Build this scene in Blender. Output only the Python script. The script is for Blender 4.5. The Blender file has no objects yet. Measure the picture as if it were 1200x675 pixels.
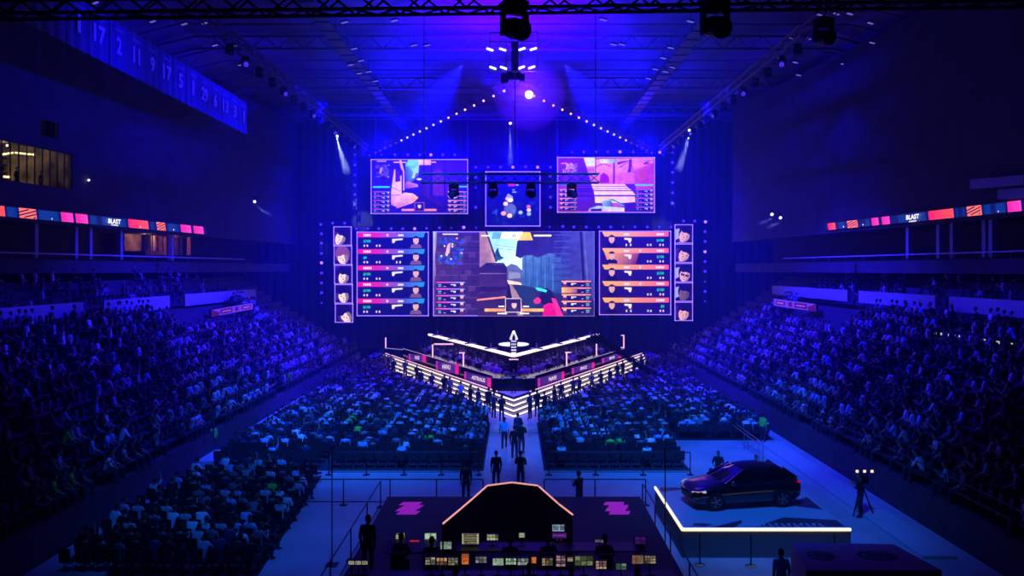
import bpy, bmesh, math, random
import numpy as np
from mathutils import Vector, Matrix
random.seed(7)
rng = np.random.default_rng(7)
S = bpy.context.scene
COL = S.collection
F, VX, HY, H = 900.0, 602.0, 316.0, 10.0


def P(px, py, Y):
    return Vector(((px - VX) / F * Y, Y, H - (py - HY) / F * Y))


def G(px, py, Z=0.0):
    Y = F * (H - Z) / (py - HY)
    return Vector(((px - VX) / F * Y, Y, Z))


def lin(c):
    return tuple(((v / 255) / 12.92 if v / 255 <= .04045 else ((v / 255 + .055) / 1.055) ** 2.4) for v in c)


# ---------------------------------------------------------------- materials
MATS = {}


def mat(name, col=(.5, .5, .5), rough=.6, metal=0., emit=None, es=1., noise=0., nscale=8., bump=0., coat=0., spec=.5, sample=True):
    if name in MATS:
        return MATS[name]
    m = bpy.data.materials.new(name)
    m.use_nodes = True
    nt = m.node_tree
    b = nt.nodes['Principled BSDF']
    b.inputs['Base Color'].default_value = (*col, 1)
    b.inputs['Roughness'].default_value = rough
    b.inputs['Metallic'].default_value = metal
    b.inputs['Specular IOR Level'].default_value = spec
    if coat:
        b.inputs['Coat Weight'].default_value = coat
        b.inputs['Coat Roughness'].default_value = .05
    if emit is not None:
        b.inputs['Emission Color'].default_value = (*emit, 1)
        b.inputs['Emission Strength'].default_value = es
        if not sample:
            m.cycles.emission_sampling = 'NONE'
    if noise or bump:
        tc = nt.nodes.new('ShaderNodeTexCoord')
        n = nt.nodes.new('ShaderNodeTexNoise')
        n.inputs['Scale'].default_value = nscale
        n.inputs['Detail'].default_value = 3
        nt.links.new(tc.outputs['Object'], n.inputs['Vector'])
        if noise:
            r = nt.nodes.new('ShaderNodeValToRGB')
            r.color_ramp.elements[0].position = .3
            r.color_ramp.elements[1].position = .7
            r.color_ramp.elements[0].color = (*[max(0, v * (1 - noise)) for v in col], 1)
            r.color_ramp.elements[1].color = (*[min(1, v * (1 + noise)) for v in col], 1)
            nt.links.new(n.outputs['Fac'], r.inputs[0])
            nt.links.new(r.outputs[0], b.inputs['Base Color'])
        if bump:
            bp = nt.nodes.new('ShaderNodeBump')
            bp.inputs['Strength'].default_value = bump
            nt.links.new(n.outputs['Fac'], bp.inputs['Height'])
            nt.links.new(bp.outputs[0], b.inputs['Normal'])
    MATS[name] = m
    return m


def screen_mat(name, strength=1., noise=.25, nscale=1.2):
    if name in MATS:
        return MATS[name]
    m = bpy.data.materials.new(name)
    m.use_nodes = True
    nt = m.node_tree
    b = nt.nodes['Principled BSDF']
    b.inputs['Base Color'].default_value = (.01, .01, .015, 1)
    b.inputs['Roughness'].default_value = .4
    a = nt.nodes.new('ShaderNodeVertexColor')
    a.layer_name = 'pic'
    tc = nt.nodes.new('ShaderNodeTexCoord')
    n = nt.nodes.new('ShaderNodeTexNoise')
    n.inputs['Scale'].default_value = nscale
    n.inputs['Detail'].default_value = 4
    nt.links.new(tc.outputs['Object'], n.inputs['Vector'])
    mr = nt.nodes.new('ShaderNodeMapRange')
    mr.inputs['From Min'].default_value = .3
    mr.inputs['From Max'].default_value = .7
    mr.inputs['To Min'].default_value = 1 - noise
    mr.inputs['To Max'].default_value = 1 + noise
    nt.links.new(n.outputs['Fac'], mr.inputs[0])
    mx = nt.nodes.new('ShaderNodeVectorMath')
    mx.operation = 'SCALE'
    nt.links.new(a.outputs['Color'], mx.inputs[0])
    nt.links.new(mr.outputs[0], mx.inputs['Scale'])
    nt.links.new(mx.outputs[0], b.inputs['Emission Color'])
    b.inputs['Emission Strength'].default_value = strength
    MATS[name] = m
    return m


BLACK = mat('black_metal', (.012, .012, .016), .5, .3)
BLKGLOSS = mat('black_gloss', (.008, .008, .012), .12, 0, noise=.3)
STEEL = mat('steel', (.35, .35, .4), .35, .9, noise=.2)
TRUSSM = mat('truss_metal', (.10, .10, .13), .45, .5, noise=.3, nscale=3)
CLOTH = mat('black_cloth', (.012, .012, .018), .9, noise=.4)
CONC = mat('concrete', (.16, .16, .17), .85, noise=.25, nscale=2)
WALLM = mat('dark_wall', (.06, .06, .07), .85, noise=.25, nscale=.8)
PARAM = mat('parapet_paint', (.42, .36, .42), .7, noise=.08, nscale=1)
FLOORM = mat('arena_floor', (.42, .44, .46), .38, noise=.14, nscale=.6)
SEATSHADE = mat('seat_shade', (.03, .03, .035), .95, noise=.3, nscale=9)
PLASTIC = mat('seat_plastic', (.06, .06, .09), .5, noise=.2)
PLASTIC2 = mat('chair_black', (.02, .02, .025), .5, noise=.3)
LEDW = mat('led_white', (.8, .8, .8), .4, emit=lin((255, 236, 226)), es=1.35, noise=.02)
LEDP = mat('led_pink', (.8, .8, .8), .4, emit=lin((255, 190, 205)), es=1.2)
LEDY = mat('led_yellow', (.8, .8, .8), .4, emit=lin((250, 250, 190)), es=1.3)
FRAME_LED = mat('frame_led', (.7, .7, .8), .4, emit=lin((215, 160, 245)), es=.75, sample=False)
LENSV = mat('lens_violet', (.1, .1, .2), .3, emit=(.035, .008, 1), es=3.5, sample=False)
LENSP = mat('lens_lilac', (.1, .1, .2), .3, emit=(.25, .09, 1), es=3.0, sample=False)
LENSD = mat('lens_dim', (.1, .1, .2), .3, emit=(.06, .02, .8), es=1.1, sample=False)
LENSW = mat('lens_white', (.5, .5, .6), .3, emit=(.62, .72, 1), es=3.5, sample=False)
LENSOFF = mat('lens_off', (.03, .04, .1), .05, 0, coat=1)
TROPHY = mat('trophy_silver_glow', (.8, .78, .7), .3, .6, emit=lin((255, 245, 215)), es=.9)  # silver with its brightness added as emission
DISC = mat('disc_light', (.9, .9, .8), .4, emit=lin((240, 250, 225)), es=1.1)


# ---------------------------------------------------------------- mesh builder
class MB:
    def __init__(s):
        s.v, s.f, s.m, s.mats = [], [], [], []

    def mi(s, m):
        if m not in s.mats:
            s.mats.append(m)
        return s.mats.index(m)

    def add(s, vs, fs, m=None):
        o = len(s.v)
        s.v += [tuple(v) for v in vs]
        s.f += [tuple(i + o for i in f) for f in fs]
        s.m += [s.mi(m) if m is not None else 0] * len(fs)
        return s

    def box(s, c, d, m=None, rz=0., R=None):
        hx, hy, hz = d[0] / 2, d[1] / 2, d[2] / 2
        vs = [Vector((x, y, z)) for x in (-hx, hx) for y in (-hy, hy) for z in (-hz, hz)]
        if R is None and rz:
            R = Matrix.Rotation(rz, 3, 'Z')
        if R is not None:
            vs = [R @ v for v in vs]
        vs = [v + Vector(c) for v in vs]
        return s.add(vs, [(0, 1, 3, 2), (4, 6, 7, 5), (0, 4, 5, 1), (2, 3, 7, 6), (0, 2, 6, 4), (1, 5, 7, 3)], m)

    def tube(s, a, b, r, n=6, m=None, r2=None):
        a, b = Vector(a), Vector(b)
        r2 = r if r2 is None else r2
        d = b - a
        if d.length < 1e-6:
            return s
        q = d.to_track_quat('Z', 'Y')
        vs = []
        for p, rr in ((a, r), (b, r2)):
            for i in range(n):
                t = 2 * math.pi * i / n
                vs.append(p + q @ Vector((rr * math.cos(t), rr * math.sin(t), 0)))
        fs = [(i, (i + 1) % n, n + (i + 1) % n, n + i) for i in range(n)]
        fs += [tuple(range(n))[::-1], tuple(range(n, 2 * n))]
        return s.add(vs, fs, m)

    def beam(s, a, b, w, h, m=None):
        """box section running from a to b, w horizontal, h vertical"""
        a, b = Vector(a), Vector(b)
        d = (b - a).normalized()
        sd = d.cross(Vector((0, 0, 1)))
        sd = sd.normalized() if sd.length > 1e-4 else Vector((1, 0, 0))
        up = sd.cross(d).normalized()
        vs = []
        for p in (a, b):
            for i, j in ((-1, -1), (1, -1), (1, 1), (-1, 1)):
                vs.append(p + sd * (w / 2 * i) + up * (h / 2 * j))
        return s.add(vs, [(0, 1, 2, 3)[::-1], (4, 5, 6, 7), (0, 1, 5, 4), (1, 2, 6, 5), (2, 3, 7, 6), (3, 0, 4, 7)], m)

    def prism(s, poly, z0, z1, m=None):
        n = len(poly)
        vs = [(p[0], p[1], z0) for p in poly] + [(p[0], p[1], z1) for p in poly]
        fs = [tuple(range(n))[::-1], tuple(range(n, 2 * n))] + [(i, (i + 1) % n, n + (i + 1) % n, n + i) for i in range(n)]
        return s.add(vs, fs, m)

    def lathe(s, prof, n=16, c=(0, 0, 0), axis=None, m=None):
        """prof [(r,z)], around +Z or rotated so Z->axis"""
        q = Vector(axis).to_track_quat('Z', 'Y') if axis is not None else None
        vs = []
        for r, z in prof:
            for i in range(n):
                t = 2 * math.pi * i / n
                v = Vector((r * math.cos(t), r * math.sin(t), z))
                vs.append((q @ v if q else v) + Vector(c))
        fs = []
        for k in range(len(prof) - 1):
            for i in range(n):
                j = (i + 1) % n
                fs.append((k * n + i, k * n + j, (k + 1) * n + j, (k + 1) * n + i))
        fs += [tuple(range(n))[::-1], tuple(range((len(prof) - 1) * n, len(prof) * n))]
        return s.add(vs, fs, m)

    def quad(s, a, b, c, d, m=None):
        return s.add([a, b, c, d], [(0, 1, 2, 3)], m)

    def mesh(s, name, m=None, smooth=False):
        me = bpy.data.meshes.new(name)
        me.from_pydata(s.v, [], s.f)
        if m is not None:
            me.materials.append(m)
        else:
            for k in s.mats:
                me.materials.append(k)
            me.polygons.foreach_set('material_index', s.m)
        if smooth:
            me.polygons.foreach_set('use_smooth', [True] * len(me.polygons))
        me.update()
        return me

    def obj(s, name, m=None, parent=None, smooth=False, loc=None, origin=None):
        if origin is not None:
            o3 = Vector(origin)
            s.v = [tuple(Vector(v) - o3) for v in s.v]
            loc = origin
        o = bpy.data.objects.new(name, s.mesh(name, m, smooth))
        COL.objects.link(o)
        if parent is not None:
            o.parent = parent
        if loc is not None:
            o.location = loc
        return o


def tag(o, label=None, cat=None, group=None, kind=None):
    if label:
        o['label'] = label
    if cat:
        o['category'] = cat
    if group:
        o['group'] = group
    if kind:
        o['kind'] = kind
    return o


def thing(name, label, cat, loc=(0, 0, 0), rz=0., group=None):
    o = bpy.data.objects.new(name, None)
    COL.objects.link(o)
    o.empty_display_size = .2
    o.location = loc
    o.rotation_euler = (0, 0, rz)
    return tag(o, label, cat, group)


def struct(mb, name, m=None):
    return tag(mb.obj(name, m), kind='structure')


def dup(root, loc=None, rot=None, label=None, group=None):
    r = root.copy()
    COL.objects.link(r)
    if loc is not None:
        r.location = loc
    if rot is not None:
        r.rotation_euler = rot
    if label:
        r['label'] = label
    if group:
        r['group'] = group
    for ch in KIDS.get(root.name, []):
        c = ch.copy()
        COL.objects.link(c)
        c.parent = r
        for g in KIDS.get(ch.name, []):
            d = g.copy()
            COL.objects.link(d)
            d.parent = c
    return r


KIDS = {}


def freeze(root):
    KIDS[root.name] = list(root.children)
    for c in root.children:
        KIDS[c.name] = list(c.children)


ORD = ['first', 'second', 'third', 'fourth', 'fifth', 'sixth', 'seventh', 'eighth', 'ninth', 'tenth', 'eleventh', 'twelfth',
       'thirteenth', 'fourteenth', 'fifteenth', 'sixteenth', 'seventeenth', 'eighteenth', 'nineteenth', 'twentieth']


def ordw(i):
    if i < 20:
        return ORD[i]
    tens = ['twenty', 'thirty', 'forty', 'fifty', 'sixty', 'seventy', 'eighty', 'ninety', 'hundred'][(i + 1) // 10 - 2]
    u = (i + 1) % 10
    return (tens[:-1] + 'ieth') if u == 0 else tens + '-' + ORD[u - 1]


_txt = {}


def text_geo(st):
    """(verts Nx2, faces) of a text of cap height about 1, x from 0"""
    if st in _txt:
        return _txt[st]
    cu = bpy.data.curves.new('t', 'FONT')
    cu.body = st
    cu.size = 1.0 / .72
    cu.resolution_u = 2
    cu.offset = .035
    ob = bpy.data.objects.new('t', cu)
    COL.objects.link(ob)
    dg = bpy.context.evaluated_depsgraph_get()
    me = ob.evaluated_get(dg).to_mesh()
    vs = [(v.co.x, v.co.y) for v in me.vertices]
    fs = [tuple(p.vertices) for p in me.polygons]
    ob.evaluated_get(dg).to_mesh_clear()
    bpy.data.objects.remove(ob)
    bpy.data.curves.remove(cu)
    x0 = min(v[0] for v in vs)
    x1 = max(v[0] for v in vs)
    y0 = min(v[1] for v in vs)
    y1 = max(v[1] for v in vs)
    vs = [((v[0] - x0) / (x1 - x0), (v[1] - y0) / (y1 - y0)) for v in vs]
    _txt[st] = (vs, fs)
    return _txt[st]


class Canvas:
    """flat picture made of coloured polygons on a screen; f maps picture coordinates to the plane of that screen"""

    def __init__(s, f, nrm, step=.006):
        s.f, s.n, s.k, s.step = f, Vector(nrm), 0, step
        s.v, s.fc, s.c = [], [], []

    def poly(s, pts, cols):
        if len(pts) < 3:
            return
        if not isinstance(cols, list):
            cols = [cols] * len(pts)
        o = len(s.v)
        for (x, y) in pts:
            s.v.append(tuple(Vector(s.f(x, y)) + s.n * (s.step * s.k)))
        s.fc.append(tuple(range(o, o + len(pts))))
        s.c += [lin(c) for c in cols]
        s.k += .15

    def up(s):
        s.k += 1

    def rect(s, x0, y0, x1, y1, c, c2=None, vert=False):
        cols = c if c2 is None else ([c, c, c2, c2] if vert else [c, c2, c2, c])
        s.poly([(x0, y0), (x1, y0), (x1, y1), (x0, y1)], cols)

    def para(s, x0, y0, x1, y1, sl, c, c2=None):
        s.poly([(x0, y0), (x1, y0), (x1 + sl, y1), (x0 + sl, y1)], c if c2 is None else [c, c2, c2, c])

    def ell(s, cx, cy, rx, ry, c, n=14, a0=0, a1=360):
        s.poly([(cx + rx * math.cos(math.radians(a0 + (a1 - a0) * i / n)), cy + ry * math.sin(math.radians(a0 + (a1 - a0) * i / n)))
                for i in range(n if a1 - a0 >= 360 else n + 1)], c)

    def text(s, st, x0, y0, x1, y1, c, skew=None):
        vs, fs = text_geo(st)
        o = len(s.v)
        for u, v in vs:
            x = x0 + u * (x1 - x0)
            y = y1 + v * (y0 - y1) + (skew * (x - x0) if skew else 0)
            s.v.append(tuple(Vector(s.f(x, y)) + s.n * (s.step * s.k)))
        for f in fs:
            s.fc.append(tuple(i + o for i in f))
        s.tc = getattr(s, 'tc', [])
        for _ in vs:
            s.c.append(lin(c))
        s.k += .15

    def obj(s, name, m, parent=None):
        me = bpy.data.meshes.new(name)
        me.from_pydata(s.v, [], s.fc)
        a = me.color_attributes.new('pic', 'FLOAT_COLOR', 'POINT')
        a.data.foreach_set('color', np.array([(*c, 1) for c in s.c], dtype=np.float32).ravel())
        me.materials.append(m)
        me.update()
        o = bpy.data.objects.new(name, me)
        COL.objects.link(o)
        if parent is not None:
            o.parent = parent
        return o


# ================================================================ room shell
def build_shell():
    f = MB()
    f.box((0, 46, -.15), (33.6, 110, .3))
    struct(f, 'floor', FLOORM)
    # dark sheet in place of the shade under the seat blocks
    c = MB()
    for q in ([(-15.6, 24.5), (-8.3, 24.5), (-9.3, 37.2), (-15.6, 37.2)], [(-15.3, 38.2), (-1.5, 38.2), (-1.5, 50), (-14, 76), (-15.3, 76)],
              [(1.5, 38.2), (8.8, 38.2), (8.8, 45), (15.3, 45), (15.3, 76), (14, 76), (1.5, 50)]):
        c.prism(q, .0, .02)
    struct(c, 'floor_seat_shade', SEATSHADE)
    # back wall: pleated black drape
    b = MB()
    n = 240
    vs, fs = [], []
    for i in range(n + 1):
        x = -38 + 76 * i / n
        y = 97 + .18 * math.sin(i * 1.9) + .07 * math.sin(i * 4.3)
        vs += [(x, y, 0), (x, y, 30)]
    for i in range(n):
        fs.append((2 * i, 2 * i + 2, 2 * i + 3, 2 * i + 1))
    b.add(vs, fs)
    struct(b, 'wall_back', mat('drape', (.035, .035, .06), .95, noise=.2, nscale=.5))
    # roof deck: flat middle, sloping flanks
    r = MB()
    prof = [(-40, 25.4), (-26, 29), (26, 29), (40, 25.4)]
    for (x0, z0), (x1, z1) in zip(prof[:-1], prof[1:]):
        r.add([(x0, 0, z0), (x1, 0, z1), (x1, 98, z1), (x0, 98, z0), (x0, 0, z0 + .3), (x1, 0, z1 + .3), (x1, 98, z1 + .3), (x0, 98, z0 + .3)],
              [(0, 1, 2, 3), (4, 7, 6, 5), (0, 4, 5, 1), (2, 6, 7, 3)])
    struct(r, 'ceiling', mat('roof_deck', (.16, .14, .2), .8, noise=.3, nscale=.4))
    # roof beams
    k = 0
    for i in range(16):
        y = 48.2 + 3.35 * (i - 1)
        main = (i - 1) % 4 == 0
        t = MB()
        if main:
            for z in (0, 1.0):
                t.beam((-25.5, y, 27.7 + z), (25.5, y, 27.7 + z), .22, .2)
                for s in (-1, 1):
                    t.beam((s * 25.5, y, 27.7 + z), (s * 38, y, 24.7 + z), .22, .2)
            for j in range(-12, 12):
                t.beam((j * 2.1, y, 27.7), (j * 2.1 + 1.05, y, 28.7), .09, .09)
                t.beam((j * 2.1 + 1.05, y, 28.7), (j * 2.1 + 2.1, y, 27.7), .09, .09)
            o = t.obj('roof_truss', mat('roof_steel', (.28, .22, .3), .6, .2, noise=.2))
            tag(o, f'wide purplish steel roof truss with sloping ends, {ordw(k)} from the camera', 'truss', 'primary roof trusses')
            k += 1
        else:
            t.beam((-25.5, y, 28.6), (25.5, y, 28.6), .08, .14)
            for s in (-1, 1):
                t.beam((s * 25.5, y, 28.6), (s * 38, y, 25.6), .08, .14)
            o = t.obj('roof_purlin', mat('roof_steel2', (.22, .2, .26), .6, .2, noise=.2))
            tag(o, f'thin grey roof purlin spanning the hall, {ordw(i)} roof member from the camera', 'beam', 'thin roof purlins')
    # catwalks with small work lamps
    for s in (-1, 1):
        side = 'left' if s < 0 else 'right'
        cw = thing('catwalk', f'long dark catwalk under the roof {side} of the glow', 'catwalk', (s * 13, 68, 26.8), 0, 'roof catwalks')
        t = MB()
        t.box((0, 0, 0), (1., 52, .06))
        for j in range(27):
            t.box((0, -26 + 2 * j, -.06), (1.1, .08, .08))
        t.obj('walkway', TRUSSM, cw)
        for q in (-.5, .5):
            t = MB()
            for z in (.55, 1.05):
                t.tube((q, -26, z), (q, 26, z), .025, 5)
            for j in range(14):
                t.tube((q, -26 + 4 * j, 0), (q, -26 + 4 * j, 1.05), .025, 5)
            t.obj('handrail', TRUSSM, cw)


build_shell()


# ================================================================ side walls, tiers
def build_side(s):
    side = 'left' if s < 0 else 'right'
    # tier: stepped
    NR, D, R, X0, Z0 = 11, .82, .53, 16.0, 1.4
    t = MB()
    Y0, Y1 = 12, 80
    pts = [(X0, 0), (X0, Z0)]
    for i in range(NR):
        x = X0 + D * (i + 1)
        pts.append((x, Z0 + R * i))
        if i < NR - 1:
            pts.append((x, Z0 + R * (i + 1)))
    pts += [(X0 + D * NR, 0)]
    n = len(pts)
    vs = [(s * x, Y0, z) for x, z in pts] + [(s * x, Y1, z) for x, z in pts]
    fs = [(i, (i + 1) % n, n + (i + 1) % n, n + i) for i in range(n)] + [tuple(range(n)), tuple(range(n, 2 * n))[::-1]]
    t.add(vs, fs)
    struct(t, f'floor_tier_{side}', mat('tier_concrete', (.045, .045, .055), .85, noise=.3, nscale=2))
    # rail on the front wall of the tier
    rl = thing('tier_railing', f'long thin black railing along the front of the {side} seating tier', 'railing', (s * (X0 + .1), 52, Z0), 0, 'tier front railings')
    q = MB()
    for z in (.5, .95):
        q.tube((0, -38, z), (0, 28, z), .022, 5)
    q.obj('rail', BLACK, rl)
    q = MB().tube((0, 0, 0), (0, 0, .95), .02, 5).mesh('post_mesh', BLACK)
    for j in range(23):
        o = bpy.data.objects.new('post', q)
        COL.objects.link(o)
        o.parent = rl
        o.location = (0, -38 + 2.92 * j, 0)
    # concourse parapet wall, broken by entrances
    XW = 25.15
    ztop = 8.1 if s < 0 else 8.45
    zbot = 7.2 if s < 0 else 7.6

    def yx(px):
        return XW * F / abs(px - VX)
    if s < 0:
        segs = [(-260, 98), (122, 199), (217, 300)]
    else:
        segs = [(1460, 1112), (1096, 1006), (993, 905)]
    w = MB()
    for a, b in segs:
        ya, yb = yx(a), min(yx(b), 94)
        w.box((s * (XW + .12), (ya + yb) / 2, (ztop + zbot) / 2), (.24, yb - ya, ztop - zbot))
    struct(w, f'wall_parapet_{side}', PARAM)
    # upper seating platform behind the parapet, then suites
    u = MB()
    u.box((s * 26, 44, 3.5), (1.6, 64, 7.))
    for i in range(5):
        u.box((s * (26.9 + .75 * i), 48, 3.6 + .25 * (i)), (.75, 72, 7.2 + .5 * i))
    struct(u, f'floor_upper_{side}', mat('tier_concrete'))
    # suite level: ribbon plane
    if s < 0:
        A, B = P(0, 247, 46.6), P(237, 270, 69.7)
    else:
        A, B = P(1200, 241, 43.0), P(970, 265.7, 64.0)
    A, B = Vector(A), Vector(B)
    d = (B - A)
    d.z = 0
    d.normalize()
    nrm = Vector((-s * abs(d.y), 0, 0)) + Vector((0, s * 0 + 0, 0))
    nrm = Vector((-d.y, d.x, 0))
    if nrm.x * s > 0:
        nrm = -nrm          # points to the arena
    return dict(side=side, s=s, A=A, B=B, d=d, n=nrm, NR=NR, D=D, R=R, X0=X0, Z0=Z0, XW=XW)


SIDES = [build_side(-1), build_side(1)]


def on_plane(sd, off=0.):
    """picture ray -> vertical plane of the balcony front"""
    A, n = sd['A'] + sd['n'] * off, sd['n']

    def f(px, py):
        r = Vector(((px - VX) / F, 1, -(py - HY) / F))
        o = Vector((0, 0, H))
        t = (A - o).dot(n) / r.dot(n)
        return o + r * t
    return f


def build_balcony(sd):
    s, side, d, n = sd['s'], sd['side'], sd['d'], sd['n']
    A, B = sd['A'], sd['B']
    pt = lambda t, z, off=0.: Vector((A.x, A.y, 0)) + d * t + n * off + Vector((0, 0, z))
    L = (Vector((B.x, B.y, 0)) - Vector((A.x, A.y, 0))).length
    t0, t1 = -34, L + 20
    # upper wall with window openings (left only)
    w = MB()

    def panel(ta, tb, za, zb, th=.3):
        a, b = pt(ta, 0), pt(tb, 0)
        e = -n * th
        w.add([a + Vector((0, 0, za)), b + Vector((0, 0, za)), b + Vector((0, 0, zb)), a + Vector((0, 0, zb)),
               a + e + Vector((0, 0, za)), b + e + Vector((0, 0, za)), b + e + Vector((0, 0, zb)), a + e + Vector((0, 0, zb))],
              [(0, 1, 2, 3), (7, 6, 5, 4), (0, 4, 5, 1), (3, 2, 6, 7), (0, 3, 7, 4), (1, 5, 6, 2)])
    f = on_plane(sd)
    if s < 0:
        c0, c1 = f(-40, 150), f(85, 225)
        ta = -16.
        tb = (Vector((c1.x, c1.y, 0)) - Vector((A.x, A.y, 0))).dot(d)
        q0, q1 = f(47, 142), f(69, 162)
        tc = (Vector((q0.x, q0.y, 0)) - Vector((A.x, A.y, 0))).dot(d)
        td = (Vector((q1.x, q1.y, 0)) - Vector((A.x, A.y, 0))).dot(d)
        zb_, zt_ = 15.45, 17.95
        zc, zd = 18.75, 19.85
        panel(t0, t1, 13.3, zb_)
        panel(t0, ta, zb_, zt_)
        panel(tb, t1, zb_, zt_)
        panel(t0, t1, zt_, zc)
        panel(t0, tc, zc, zd)
        panel(td, t1, zc, zd)
        panel(t0, t1, zd, 27.5)
        # lit lounge behind the glass
        gl = mat('window_glass', (.02, .02, .02), .03, spec=.6)
        nt = gl.node_tree
        nt.nodes['Principled BSDF'].inputs['Transmission Weight'].default_value = 1
        nt.nodes['Principled BSDF'].inputs['IOR'].default_value = 1.02
        nt.nodes['Principled BSDF'].inputs['Base Color'].default_value = (.8, .8, .8, 1)
        wn = bpy.data.objects.new('window_1', None)
        COL.objects.link(wn)
        tag(wn, kind='structure')
        g = MB()
        g.quad(pt(ta, zb_, -.15), pt(tb, zb_, -.15), pt(tb, zt_, -.15), pt(ta, zt_, -.15))
        g.obj('window_glass', gl, wn)
        g = MB()
        for k in range(34):
            tt = ta + (tb - ta) * k / 33
            g.tube(pt(tt, zb_, -.1), pt(tt, zt_, -.1), .05, 4)
        for z in (zb_, zt_):
            g.beam(pt(ta, z, -.1), pt(tb, z, -.1), .12, .1)
        g.obj('window_frame', BLACK, wn)
        room = MB()
        D = 7.
        warm = mat('lounge_wall', (.22, .17, .11), .8, noise=.95, nscale=.9)
        room.quad(pt(ta, 14.9, -D), pt(tb, 14.9, -D), pt(tb, 18.6, -D), pt(ta, 18.6, -D), warm)
        room.quad(pt(ta, 14.9, -.31), pt(tb, 14.9, -.31), pt(tb, 14.9, -D), pt(ta, 14.9, -D), CONC)
        room.quad(pt(ta, 18.6, -.31), pt(tb, 18.6, -.31), pt(tb, 18.6, -D), pt(ta, 18.6, -D), warm)
        room.quad(pt(ta, 14.9, -.31), pt(ta, 18.6, -.31), pt(ta, 18.6, -D), pt(ta, 14.9, -D), warm)
        room.quad(pt(tb, 14.9, -.31), pt(tb, 18.6, -.31), pt(tb, 18.6, -D), pt(tb, 14.9, -D), warm)
        struct(room, 'wall_lounge')
        lampm = mat('lounge_lamp', (.9, .8, .6), .5, emit=lin((255, 225, 160)), es=2.6)
        lampm2 = mat('lounge_panel', (.9, .8, .6), .5, emit=lin((235, 190, 110)), es=.8)
        for k, (xa, ya, xb_, yb_, th, off, what) in enumerate(((1, 181, 13, 179, .1, -3, 'short strip nearest the camera'), (16, 179, 34, 181, .1, -3, 'thin strip in the second and third panes'), (36, 181, 54, 184, .12, -3, 'long strip before the middle panes'),
                                                              (1, 194, 13, 194.5, .5, -6, 'low bright panel nearest the camera'), (45, 193, 54, 194, .55, -6, 'square bright panel behind the middle panes'), (18, 200, 31, 201, .12, -5, 'faint low strip at pane three'), (58, 200, 66, 201, .1, -5, 'small strip near the far end'), (1, 207, 14, 208, .12, -5, 'lowest strip nearest the camera'))):
            ff = on_plane(sd, off)
            a_, b_ = ff(xa, ya), ff(xb_, yb_)
            lt = thing('lounge_lamp', f'warm lamp inside the lounge window, {what}', 'lamp', (a_ + b_) / 2, 0, 'lounge lamps')
            c_ = (a_ + b_) / 2
            m = MB()
            m.beam(a_ - c_, b_ - c_, .08, th)
            m.obj('tube', lampm if th < .3 else lampm2, lt)
            m = MB()
            m.beam(a_ - c_ - n * .09, b_ - c_ - n * .09, .08, th + .08)
            m.obj('housing', BLACK, lt)
        for k in range(4):
            tt = ta + 2 + k * (tb - ta - 4) / 3
            l = bpy.data.lights.new('lounge_light', 'POINT')
            l.energy = 75
            l.color = (1, .78, .48)
            l.shadow_soft_size = .03
            lo = bpy.data.objects.new('lounge_light', l)
            COL.objects.link(lo)
            lo.location = pt(tt, 18.3, -3.4)
        # slatted shelving at the lounge back
        for k in range(5):
            sh = MB()
            a = ta + (tb - ta) * .5 + k * 3.1
            for z in (15.4, 15.9, 16.4, 16.9, 17.4):
                sh.beam(pt(a, z + .35, -D + 1.6), pt(a + 2.4, z + .35, -D + 1.6), .5, .13)
            for tt in (a, a + 2.4):
                sh.beam(pt(tt, 14.9, -D + 1.6), pt(tt, 18.2, -D + 1.6), .5, .1)
            tag(sh.obj('lounge_shelf', mat('wood_shelf', (.05, .03, .02), .6, noise=.3)), f'open wooden shelving against the lounge back wall, {ordw(k)} from the camera', 'shelf', 'lounge shelves')
        # small high window
        w2 = bpy.data.objects.new('window_2', None)
        COL.objects.link(w2)
        tag(w2, kind='structure')
        g = MB()
        g.quad(pt(tc, zc, -.15), pt(td, zc, -.15), pt(td, zd, -.15), pt(tc, zd, -.15))
        g.obj('window_glass', gl, w2)
        g = MB()
        for k in range(4):
            g.tube(pt(tc + (td - tc) * k / 3, zc, -.1), pt(tc + (td - tc) * k / 3, zd, -.1), .04, 4)
        g.obj('window_frame', BLACK, w2)
        r2 = MB()
        r2.quad(pt(tc - 1, zc - .5, -2), pt(td + 1, zc - .5, -2), pt(td + 1, zd + .5, -2), pt(tc - 1, zd + .5, -2), warm)
        for a_, b_, c_, d_ in (((tc - 1, zc - .5), (td + 1, zc - .5), 0, 0), ((tc - 1, zd + .5), (td + 1, zd + .5), 0, 0)):
            r2.quad(pt(a_[0], a_[1], -.31), pt(b_[0], b_[1], -.31), pt(b_[0], b_[1], -2), pt(a_[0], a_[1], -2), warm)
        struct(r2, 'wall_booth')
        l = bpy.data.lights.new('booth_light', 'POINT')
        l.energy = 6
        l.color = (.8, .9, 1)
        lo = bpy.data.objects.new('booth_light', l)
        COL.objects.link(lo)
        lo.location = pt((tc + td) / 2 - .4, zc + .8, -1.2)
    else:
        panel(t0, t1, 13.3, 27.5)
        # blue lit ledges on the upper right wall
        for k, (xa, xb, ya, yb) in enumerate(((1151, 1215, 216, 211), (1184, 1230, 228, 225))):
            a, b = f(xa, ya), f(xb, yb)
            m = MB()
            m.beam(a + n * .4, b + n * .4, .8, .55)
            tag(m.obj('wall_ledge', mat('ledge_paint', (.4, .4, .55), .7, noise=.1)), ('long pale ledge high on the right wall' if k == 0 else 'short pale ledge just above the right LED ribbon'), 'ledge')
    struct(w, f'wall_{side}', WALLM)
    # suites: slab, back wall, columns, front rail
    b = MB()
    a, e = pt(t0, 13.15, -2.2), pt(t1, 13.15, -2.2)
    b.beam(a, e, 4.6, .3)
    b.beam(pt(t0, 10.2, -2.6), pt(t1, 10.2, -2.6), 4.6, .9)
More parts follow.
